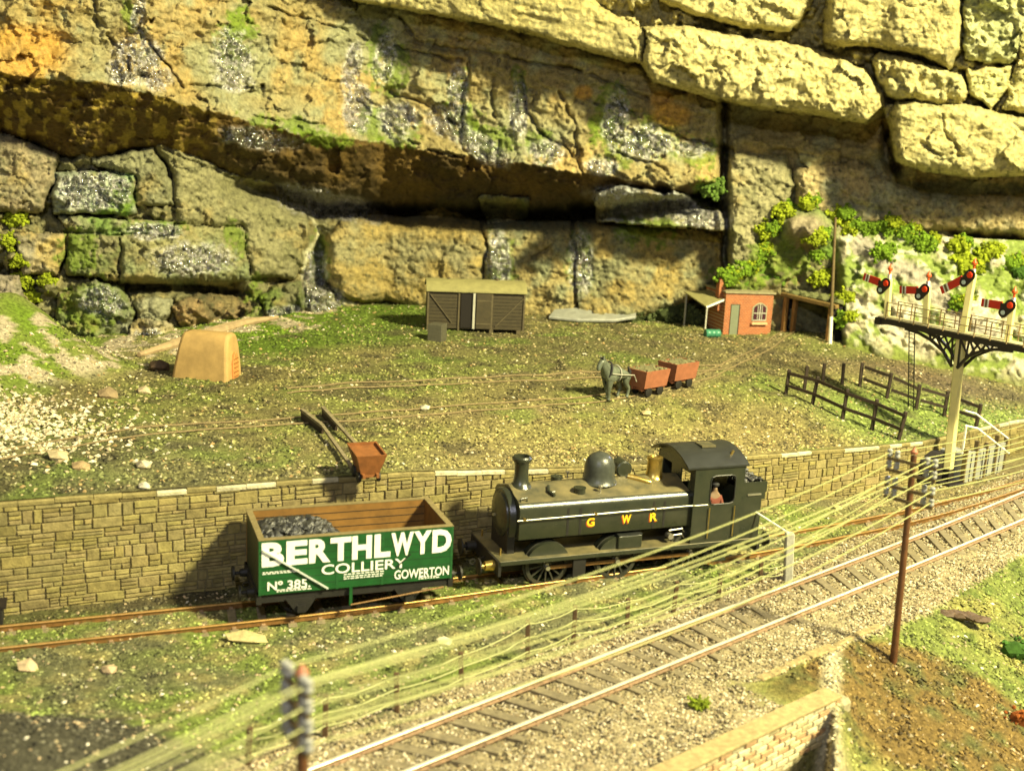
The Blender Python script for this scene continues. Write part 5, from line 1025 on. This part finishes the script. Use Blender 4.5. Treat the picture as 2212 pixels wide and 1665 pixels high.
mb = MB(); mb.box(-.05, WL+.05, .1, .3, .88, Z0); mb.box(-.05, WL+.05, WW-.3, WW-.1, .88, Z0); mb.box(-.08, .08, .05, WW-.05, .85, Z0); mb.box(WL-.08, WL+.08, .05, WW-.05, .85, Z0); mb.build('underframe', M['grime'], WG)
MB().box(WL*.455, WL*.455+.1, -.04, .02, .55, Z0).build('vee_hanger', M['green'], WG)
MB().tube([(WL*.46, -.1, .62), (WL*.7, -.14, .78), (WL-.3, -.14, .95)], .03, 6).build('brake_lever', M['rust'], WG)
for x in (1.35, 4.95):
    mb = MB(); mb.prism([(x-.5, .95), (x+.5, .95), (x+.2, .5), (x-.2, .5)], .04, .12, 'xz'); mb.box(x-.14, x+.14, -.08, .1, .5, .72)
    mb.build('axle_guard', M['grime'], WG)
def wheel(parent, x, y, z, r, spokes=10, hub=M['steel'], body=M['grime'], th=.12, crank=None):
    mb = MB(); n = 36
    for (ra, rb, ya, yb_2) in ((r*.84, r, 0, th), (r*.84, r*1.09, th*.75, th*1.1)):
        V = []; F = []
        for k in range(n):
            a = 2*math.pi*k/n
            for rad, yy in ((ra, ya), (rb, ya), (rb, yb_2), (ra, yb_2)): V.append((x+rad*math.cos(a), y+yy, z+rad*math.sin(a)))
        for k in range(n):
            for j in range(4): F.append((k*4+j, k*4+(j+1) % 4, ((k+1) % n)*4+(j+1) % 4, ((k+1) % n)*4+j))
        mb.add(V, F)
    w = mb.build('wheel', body, parent, smooth=True); mb = MB()
    for k in range(spokes):
        a = 2*math.pi*k/spokes+.2; mb.bar((x+r*.12*math.cos(a), y+th*.5, z+r*.12*math.sin(a)), (x+r*.87*math.cos(a), y+th*.5, z+r*.87*math.sin(a)), r*.07, r*.09, (0, 1, 0))
    mb.lathe([(r*.2, -.02), (r*.2, th)], 14, (x, y, z), 'y'); mb.build('spokes', body, w)
    MB().lathe([(0, -.06), (r*.08, -.05), (r*.08, 0)], 10, (x, y, z), 'y').build('hub', hub, w)
    return w
for x in (1.35, 4.95):
    for y in (.72, WW-.84): wheel(WG, x, y, .72, .56, 8, M['grime'])
    MB().tube([(x, .6, .72), (x, WW-.6, .72)], .06, 8).build('axle', M['grime'], WG)
for x, sg in ((-.0, -1), (WL, 1)):
    for y in (.7, WW-.7):
        MB().lathe([(.16, 0), (.13, sg*.3), (.06, sg*.32), (.06, sg*.5), (.26, sg*.5), (.24, sg*.57)], 16, (x, y, 1.05), 'x').build('buffer', M['grime'], WG, smooth=True)
mb = MB()
for sg, x in ((1, WL+.15), (1, WL+.38), (-1, -.2)): mb.tube([(x+.13*math.cos(a), WW/2, .95+.1*math.sin(a)) for a in np.linspace(0, 2*math.pi, 12)], .03, 5)
mb.build('coupling', M['grime'], WG)
mb = MB(); r0 = np.random.RandomState(3)
for i in range(1100):
    x = r0.uniform(TK+.1, 3.9); y = r0.uniform(TK+.05, WW-TK-.1); hgt = 1.32*math.exp(-((x-1.3)/1.75)**4-((y-1.7)/1.8)**2)
    mb.rock((x, y, Z0+.45+hgt+r0.uniform(-.06, .08)), r0.uniform(.07, .17), (1, 1, .9))
co = mb.build('coal', M['coal']); co.location = WG.location; co.rotation_euler = WG.rotation_euler; co.scale = WG.scale; tagit(co, 'heap of glossy black coal at the left end of the green wagon', 'coal', kind='stuff')
mb = MB(); mb.box(TK+.01, 3.7, TK+.01, WW-TK-.01, Z0+.1, Z0+.5); 
# ------------------------------------------------------------------ locomotive
LO = thing('steam_locomotive', 'black pannier tank engine lettered G W R in yellow, dusty on top', 'locomotive', (-.09, 39.86, -.05), .374); LO.scale = (1.035, 1, 1.02)
CY = 1.62
fp = MB(); fp.box(0, 10.75, 0.05, 2*CY-.05, 1.22, 1.32); fp.build('footplate', M['dust'], LO, bevel=.015)
MB().box(0, 10.75, .02, .06, 1.17, 1.31).build('valance', M['black'], LO)
MB().box(-.06, .05, .05, 2*CY-.05, .75, 1.3).build('buffer_beam', M['grime'], LO); MB().box(10.7, 10.82, .05, 2*CY-.05, .75, 1.3).build('buffer_beam', M['grime'], LO)
MB().box(.3, 10.4, .95, 1.05, .55, 1.2).build('frame', M['grime'], LO); MB().box(.3, 10.4, 2*CY-1.05, 2*CY-.95, .55, 1.2).build('frame', M['grime'], LO)
# tanks: curved shoulders meeting the boiler top
pf_ = [(.3, 2.0), (.27, 2.06), (.27, 3.12), (.31, 3.25), (.42, 3.36), (.62, 3.44), (.95, 3.5), (1.2, 3.6)]
prof = pf_+[(2*CY-y, z) for y, z in pf_[::-1]]
mb = MB(); mb.prism(prof, .75, 7.72, 'yz'); tk = mb.build('tank', M['black'], LO, smooth=True)
pf2 = [(.42, 3.365), (.62, 3.445), (.95, 3.505), (1.2, 3.61), (1.5, 3.7), (CY, 3.73)]
pr2 = pf2+[(2*CY-y, z) for y, z in pf2[::-1][1:]]; mb = MB(); mb.prism(pr2+[(2*CY-.42, 3.3), (.42, 3.3)], .76, 7.7, 'yz'); mb.build('tank_top', M['dust'], LO, smooth=True)
for x in (2.6, 3.1, 6.1, 6.55): MB().box(x, x+.09, .262, .27, 2.05, 3.1).build('tank_strap', M['grime'], tk)
MB().lathe([(1.02, .52), (1.05, .56), (1.05, 7.7)], 40, (0, CY, 2.55), 'x').build('boiler', M['black'], LO, smooth=True)
sd = MB().lathe([(0, .3), (.5, .34), (.82, .46), (.86, .54)], 32, (0, CY, 2.6), 'x').build('smokebox_door', M['black'], LO, smooth=True)
MB().bar((.3, CY, 2.6), (.2, CY, 2.6), .08).build('door_dart', M['steel'], sd)
MB().box(.5, .78, .75, 2*CY-.75, 1.3, 2.3).build('saddle', M['grime'], LO)
mb = MB()
for i in range(26): a = 2*math.pi*i/26; mb.rock((.52, CY+.96*math.cos(a), 2.58+.96*math.sin(a)), .03, (1, 1, 1))
mb.build('rivet', M['black'], LO)
MB().lathe([(.44, 3.62), (.38, 3.7), (.29, 3.82), (.26, 4.1), (.27, 4.5), (.3, 4.58), (.37, 4.64), (.38, 4.74), (.33, 4.8), (.25, 4.8), (.22, 4.5)], 28, (1.25, CY, 0)).build('chimney', M['black'], LO, smooth=True)
MB().lathe([(.72, 3.6), (.62, 3.7), (.59, 3.95), (.58, 4.25), (.5, 4.52), (.34, 4.68), (.14, 4.76), (0, 4.78)], 32, (4.42, CY, 0)).build('dome', mat('dome_grey', (.05, .055, .045), .3), LO, smooth=True)
MB().lathe([(.4, 3.62), (.33, 3.7), (.29, 3.9), (.28, 4.3), (.31, 4.36), (.31, 4.44), (.2, 4.47), (.17, 4.4)], 24, (6.75, CY, 0)).build('safety_valve', M['brass'], LO, smooth=True)
for (x, y) in ((3.3, .85), (3.0, 2*CY-.85)): MB().lathe([(.22, 3.42), (.22, 3.62), (.24, 3.64), (.24, 3.68), (0, 3.7)], 18, (x, y, 0)).build('filler_cap', M['black'], LO, smooth=True)
MB().lathe([(.28, -.35), (.33, -.3), (.33, .3), (.28, .35)], 18, (5.55, 2.1, 3.95), 'y').build('filler_drum', M['black'], LO, smooth=True)
MB().tube([(5.6, 1.55, 3.75), (6.2, 1.15, 3.62), (6.35, 1.1, 3.58)], .12, 10, .09).build('top_feed_pipe', M['brass'], LO, smooth=True)
for x, y in ((4.1, .75), (3.6, 2.75)): MB().lathe([(.03, 3.45), (.03, 3.62), (.09, 3.66), (.09, 3.72), (0, 3.74)], 10, (x, y, 0)).build('vent_pipe', M['steel'], LO)
for x, y in ((.95, .5), (2.25, 1.0)): MB().tube([(x-.12, y, 3.38), (x-.1, y, 3.52), (x+.12, y, 3.54), (x+.14, y, 3.4)], .03, 6).build('lifting_handle', M['black'], LO)
MB().tube([(x, y, z) for x, y, z in ((2.2, 1.25, 3.68), (2.1, .95, 3.58), (2.2, .6, 3.52))], .06, 8).build('steam_pipe_bulge', M['black'], LO)
hr = MB().tube([(.62, .16, 2.8), (3, .15, 2.82), (7.4, .14, 2.86), (8.35, .08, 2.86)], .02, 6).build('handrail', M['steel'], LO)
mb = MB()
for x in (.9, 3.7, 6.15, 8.25): mb.lathe([(.05, 0), (.05, .14)], 8, (x, .12, 2.83), 'y')
mb.build('handrail_knob', M['brass'], hr)
for ch, x in (('G', 3.4), ('W', 4.83), ('R', 6.0)):
    text_mesh(ch, 'letter', M['yellow'], tk, x, x+.32+.06*(ch == 'W'), 2.32, 2.66, .262, .03); text_mesh(ch, 'letter_shadow', M['redsh'], tk, x-.03, x+.29+.06*(ch == 'W'), 2.28, 2.62, .268, .03, .004)
# cab
CX0, CX1 = 7.72, 9.9; y0 = .1; th = .07; zb, zt_ = 1.32, 4.32
wx0, wx1, wz0, wz1 = 8.42, 9.5, 2.85, 4.0
def side_with_hole(y, yy):
    mb = MB(); mb.box(CX0, wx0, y, yy, zb, zt_); mb.box(wx1, CX1, y, yy, zb, zt_); mb.box(wx0, wx1, y, yy, zb, wz0); mb.box(wx0, wx1, y, yy, wz1, zt_)
    for (cx_, cz, sx, sz) in ((wx0, wz0, 1, 1), (wx1, wz0, -1, 1), (wx0, wz1, 1, -1), (wx1, wz1, -1, -1)):
        mb.prism([(cx_, cz), (cx_+sx*.2, cz), (cx_+sx*.06, cz+sz*.06), (cx_, cz+sz*.2)], y, yy, 'xz')
    return mb
cs = side_with_hole(y0, y0+th).build('cab_side', M['black'], LO, recalc=True); side_with_hole(2*CY-y0-th, 2*CY-y0).build('cab_side', M['black'], LO)
MB().tube([(wx0, y0-.01, wz0+.2), (wx0+.06, y0-.01, wz0+.05), (wx0+.2, y0-.01, wz0), (wx1-.2, y0-.01, wz0), (wx1-.05, y0-.01, wz0+.05), (wx1, y0-.01, wz0+.2), (wx1, y0-.01, wz1-.2), (wx1-.05, y0-.01, wz1-.05), (wx1-.2, y0-.01, wz1), (wx0+.2, y0-.01, wz1), (wx0+.05, y0-.01, wz1-.05), (wx0, y0-.01, wz1-.2), (wx0, y0-.01, wz0+.2)], .025, 6).build('opening_beading', M['roofblk'], cs)
ra = [(y0-.05+(2*CY-2*y0+.1)*i/16, zt_+.48*(1-(2*i/16-1)**2)) for i in range(17)]
mb = MB(); mb.prism(ra+[(y, z+.07) for y, z in ra[::-1]], CX0-.35, CX1+.12, 'yz'); rf = mb.build('cab_roof', M['roofblk'], LO, smooth=True)
mb = MB(); mb.box(8.5, 9.1, CY-.5, CY+.1, zt_+.52, zt_+.6); mb.build('roof_vent', M['dust'], rf)
MB().tube([(9.5, .6, zt_+.32), (9.6, .62, zt_+.5)], .05, 6).build('whistle', M['brass'], rf)
for x in (CX0, CX1-th):
    mb = MB(); pz = [(y, z-.02) for y, z in ra[1:-1]]
    mb.prism([(y0+th, zb), (2*CY-y0-th, zb), (2*CY-y0-th, 3.3), (y0+th, 3.3)], x, x+th, 'yz'); mb.prism([(y0+th, 4.05), (2*CY-y0-th, 4.05)]+pz[::-1], x, x+th, 'yz')
    for ya, yb3 in ((y0+th, .5), (1.25, 2*CY-1.25), (2*CY-.5, 2*CY-y0-th)): mb.box(x, x+th, ya, yb3, 3.3, 4.05)
    mb.build('cab_front' if x == CX0 else 'cab_back', M['black'], LO)
mb = MB(); mb.prism([(CX1, zb), (10.75, zb), (10.75, 2.9), (10.95, 3.25), (10.95, 3.62), (CX1, 3.62)], .12, .19, 'xz'); mb.prism([(CX1, zb), (10.75, zb), (10.75, 2.9), (10.95, 3.25), (10.95, 3.62), (CX1, 3.62)], 2*CY-.19, 2*CY-.12, 'xz'); mb.box(10.7, 10.76, .19, 2*CY-.19, zb, 2.9); mb.box(10.88, 10.94, .19, 2*CY-.19, 3.2, 3.62); mb.box(10.7, 10.94, .19, 2*CY-.19, 2.88, 3.22); bk = mb.build('bunker', M['black'], LO)
MB().bar((10.1, .1, 3.12), (10.7, .1, 3.12), .04, .06).build('bunker_step', M['steel'], bk)
mb = MB()
for i in range(140): mb.rock((random.uniform(9.98, 10.85), random.uniform(.3, 2*CY-.3), 3.4+random.uniform(0, .32)), .12)
mb.build('bunker_coal', M['coal'], LO)
mb = MB()
for x in (8.42, 9.52): mb.tube([(x, .04, 1.5), (x, .03, 2.75)], .022, 6)
mb.build('cab_handrail', M['brass'], LO)
for xw in (1.97, 4.8, 7.94):
    mb = MB(); pts = [(xw+.88*math.cos(a), .92+.86*math.sin(a)) for a in np.linspace(math.radians(26), math.radians(154), 15)]; mb.prism(pts, .3, .9, 'xz')
    if xw < 7: mb.build('splasher', M['black'], LO, smooth=True)
    for y in (.42, 2*CY-.54): wheel(LO, xw, y, .9, .84, 14, M['steel'], M['wheelp'])
    MB().tube([(xw, .6, .92), (xw, 2*CY-.6, .92)], .09, 8).build('axle', M['grime'], LO)
mb = MB(); mb.bar((1.97, .36, .8), (4.8, .36, .8), .05, .13); mb.bar((4.8, .34, .8), (7.94, .34, .8), .05, .13); mb.build('coupling_rod', M['rust'], LO)
for xw in (1.97, 4.8, 7.94): MB().lathe([(.09, -.06), (.09, .1)], 12, (xw, .32, .8), 'y').build('crank_pin', M['steel'], LO)
MB().box(4.73, 5.72, .2, .75, 1.33, 1.84).build('toolbox', M['black'], LO, bevel=.03)
MB().box(4.73, 5.72, .19, .76, 1.845, 1.88).build('toolbox_lid', M['roofblk'], LO)
mb = MB(); 
for z in (1.6, 1.82): mb.tube([(6.95, .42, z), (7.5, .4, z+.04), (7.6, .4, z-.1)], .03, 6)
mb.lathe([(.12, 0), (.12, .3)], 10, (7.0, .3, 1.6), 'y'); mb.build('injector_pipe', M['steel'], LO)
MB().box(2.9, 3.4, .1, .2, .4, 1.2).build('brake_hanger', M['grime'], LO)
mb = MB(); mb.box(8.75, 9.35, .05, .4, .5, .58); mb.box(8.75, 8.82, .15, .2, .5, 1.2); mb.box(9.28, 9.35, .15, .2, .5, 1.2); mb.box(8.75, 9.35, .05, .4, .82, .88); mb.build('cab_step', M['black'], LO)
for x, sg in ((-.06, -1), (10.82, 1)):
    for y in (.55, 2*CY-.55):
        b = MB().lathe([(.2, 0), (.17, sg*.35), (.08, sg*.36), (.08, sg*.55)], 18, (x, y, 1.02), 'x').build('buffer', M['brass'] if sg < 0 and y < 1 else M['grime'], LO, smooth=True)
        MB().lathe([(.08, sg*.54), (.32, sg*.55), (.31, sg*.6), (0, sg*.64)], 20, (x, y, 1.02), 'x').build('buffer_head', M['grime'], b, smooth=True)
for x, y, zz in ((.25, .75, 1.32), (.25, 2.8, 1.32)): MB().tube([(x, y, zz), (x, y, zz+.25)], .04, 6).build('lamp_iron', M['brass'], LO)
mb = MB(); mb.bar((.1, CY, 1.0), (-.45, CY, .8), .1, .06); mb.tube([(-.5+.12*math.cos(a), CY, .8+.1*math.sin(a)) for a in np.linspace(0, 6.28, 12)], .03, 5); mb.build('coupling', M['grime'], LO)
# driver
DV = thing('person', 'driver in dark red jacket and cap leaning at the cab opening of the engine', 'person'); c0, s0 = math.cos(.374), math.sin(.374); dx, dy = 9.12, .42
DV.location = (-.09+dx*c0-dy*s0, 39.86+dx*s0+dy*c0, 1.36); DV.rotation_euler = (0, 0, .374-math.pi/2)
skin('body', [(0, 0, 1.05), (0, 0, 1.4), (0, 0, 1.75), (0, 0, 1.95), (0, 0, 2.12), (0, .24, 1.7), (.12, .3, 1.4), (.3, .26, 1.5), (0, -.24, 1.7), (.12, -.3, 1.4), (.3, -.26, 1.5), (0, .12, .55), (0, .12, .06), (.1, .12, .03), (0, -.12, .55), (0, -.12, .06), (.1, -.12, .03)],
     [(0, 1), (1, 2), (2, 3), (3, 4), (2, 5), (5, 6), (6, 7), (2, 8), (8, 9), (9, 10), (0, 11), (11, 12), (12, 13), (0, 14), (14, 15), (15, 16)], [(.16, .19), (.15, .19), (.14, .2), .07, .13, .08, .06, .05, .08, .06, .05, .11, .07, .06, .11, .07, .06], M['skin'], DV, 2)
skin('jacket', [(0, 0, 1.0), (0, 0, 1.4), (0, 0, 1.76), (0, .25, 1.7), (.12, .31, 1.4), (.24, .28, 1.46), (0, -.25, 1.7), (.12, -.31, 1.4), (.24, -.28, 1.46)], [(0, 1), (1, 2), (2, 3), (3, 4), (4, 5), (2, 6), (6, 7), (7, 8)], [(.19, .22), (.18, .22), (.15, .21), .1, .08, .07, .1, .08, .07], M['cloth'], DV, 2)
MB().lathe([(.15, 2.17), (.16, 2.24), (.1, 2.29), (0, 2.3)], 14, (0, 0, 0)).build('cap', M['harness'], DV, smooth=True)
# ------------------------------------------------------------------ telegraph poles and wires
b2 = lh(1930, 1428); t2 = aty(1975, 975, b2[1]+.0); HP_ = t2[2]-b2[2]
p1top = at(652, 1450, 7.5); lean1 = np.array([0, 0, 0.]); 
b1x = aty(690, 1750, p1top[1]); 
dirw = (b2-p1top)[:2]; dirw /= np.linalg.norm(dirw); nw = np.array([-dirw[1], dirw[0]])
def tpole(base, topp, label, arms, nw=nw, w=.86):
    T = thing('telegraph_pole', label, 'telegraph pole', base, 0, 'telegraph poles'); ax = topp-base; hgt = np.linalg.norm(ax); axn = ax/hgt; ends = []
    MB().tube([(0, 0, -.2), tuple(ax*.98)], .13, 12, .1).build('shaft', M['polew'], T, smooth=True); MB().lathe([(.12, -.08), (.13, .0), (.02, .14)], 12, tuple(ax)).build('cap', M['orange'], T, smooth=True)
    for j, dd_ in enumerate(arms):
        c_ = topp-axn*dd_; n3 = np.array([nw[0], nw[1], 0])
        ar = MB().bar(c_-n3*w-base-(dirw[0]*.12, dirw[1]*.12, 0), c_+n3*w-base-(dirw[0]*.12, dirw[1]*.12, 0), .07, .1).build('crossarm', M['poley'], T); row = []
        for u in (-w*.92, -w*.6, w*.6, w*.92):
            q = c_+n3*u-np.array([dirw[0]*.12, dirw[1]*.12, 0])
            MB().lathe([(.03, .04), (.05, .08), (.095, .1), (.1, .16), (.075, .2), (.095, .23), (.09, .3), (.04, .34)], 12, tuple(q-base)).build('insulator', M['insul'], ar, smooth=True); row.append(q+(0, 0, .2))
        ends.append(row)
    return ends
ARMS = (.4, .8, 1.35, 1.75)
E2 = tpole(b2, t2, 'brown telegraph pole with white insulators standing right of the foreground track', ARMS)
base1 = np.array([p1top[0]+.12, p1top[1]-.05, -.1]); E1 = tpole(base1, p1top, 'blurred telegraph pole with white insulators closest to the camera at bottom left', (.25, .62, 1.0, 1.36), np.array([-.62, .785]), .46)
d12 = b2-base1; E0 = [[q-d12*np.array([1, 1, 0]) for q in r] for r in E1]
e3 = [aty(2300, 905+j*19, 62.) for j in range(4)]
def wire(a, b, sag, i):
    pts = [a+(b-a)*t-np.array([0, 0, sag*4*t*(1-t)]) for t in np.linspace(0, 1, 24)]; return pts
WR = thing('telegraph_wires', 'bundle of pale yellow green telegraph wires strung between the poles', 'wires')
dn = np.array([dirw[0], dirw[1], 0.])
for j in range(4):
    for i in range(4):
        if i in (1, 2) and (j, i) not in ((0, 1), (3, 2)): continue
        a, b = E1[j][i], E2[j][i]; sg = .42+.12*j+.12*random.random()
        q0 = a-dn*13+(0, 0, -.4); far = aty(2420, 862+j*22, 74.)+np.array([nw[0], nw[1], 0])*(.9*(i-1.5))
        pts = wire(q0, a, .3, 0)[:-1]+wire(a, b, sg, 0)+wire(b, far, .5, 0)[1:]
        MB().tube(pts, .019, 6).build('wire', M['string'], WR, smooth=True)
# ------------------------------------------------------------------ lineside wire fence
FP = [((540, 1570), (535, 1650)), ((704, 1500), (702, 1592)), ((856, 1452), (858, 1537)), ((995, 1408), (998, 1486)), ((1140, 1339), (1140, 1432)), ((1243, 1307), (1238, 1390)), ((1357, 1292), (1355, 1358)), ((1463, 1255), (1454, 1323)), ((1558, 1240), (1549, 1297)), ((1645, 1203), (1643, 1258))]
WF = thing('wire_fence', 'brown posts and pale wires of the lineside fence between the two tracks', 'fence'); TT = []
for t_, b_ in FP:
    b = lh(*b_); t = b+np.array([random.uniform(-.04, .04), 0, 1.28]); t = aty(t_[0], t_[1], b[1]) if abs(aty(t_[0], t_[1], b[1])[2]-b[2]-1.2) < .5 else t; TT.append((b, t)); MB().bar(b-(0, 0, .2), t, .15, .13, (0, 1, 0)).build('post', M['post'], WF, bevel=.015)
q1 = lh(1702, 1254); q2 = aty(1706, 1150, q1[1])
for fr in (.93, .62, .3):
    pts = [b+(t-b)*fr-(0, .08, 0) for b, t in TT]+[q1+(q2-q1)*fr*.6]; P2_ = []
    for a, b in zip(pts[:-1], pts[1:]):
        for k in range(6): t = k/6; P2_.append(a+(b-a)*t+np.array([0, 0, -.1*math.sin(math.pi*t)+random.uniform(-.015, .015)]))
    MB().tube(P2_+[pts[-1]], .022, 5).build('fence_wire', M['string'], WF)
CP = thing('concrete_post', 'grey concrete straining post with a thin rod, between the two tracks', 'post', q1); ax = q2-q1
MB().bar((0, 0, -.1), ax, .34, .34, (0, 1, 0)).build('post', M['conc'], CP, bevel=.04); MB().tube([tuple(ax*.98), tuple(aty(1618, 1096, q1[1]+1.4)-q1)], .035, 6).build('rod', M['creamw'], CP)
mb = MB(); mb.rock((0, 0, .1), .4, (1, 1, .6)); 
# small dark buffer stop sliver at left edge
q = lh(2, 1338); BS = thing('buffer_stop', 'dark end of a buffer stop just showing at the left edge of the siding', 'buffer stop', q, .36); MB().box(-.9, .1, -.6, .2, 0, .62).build('block', M['grime'], BS, bevel=.03)
MB().box(-.9, .22, -.62, .22, .62, .7).build('cap_plate', M['girder'], BS)
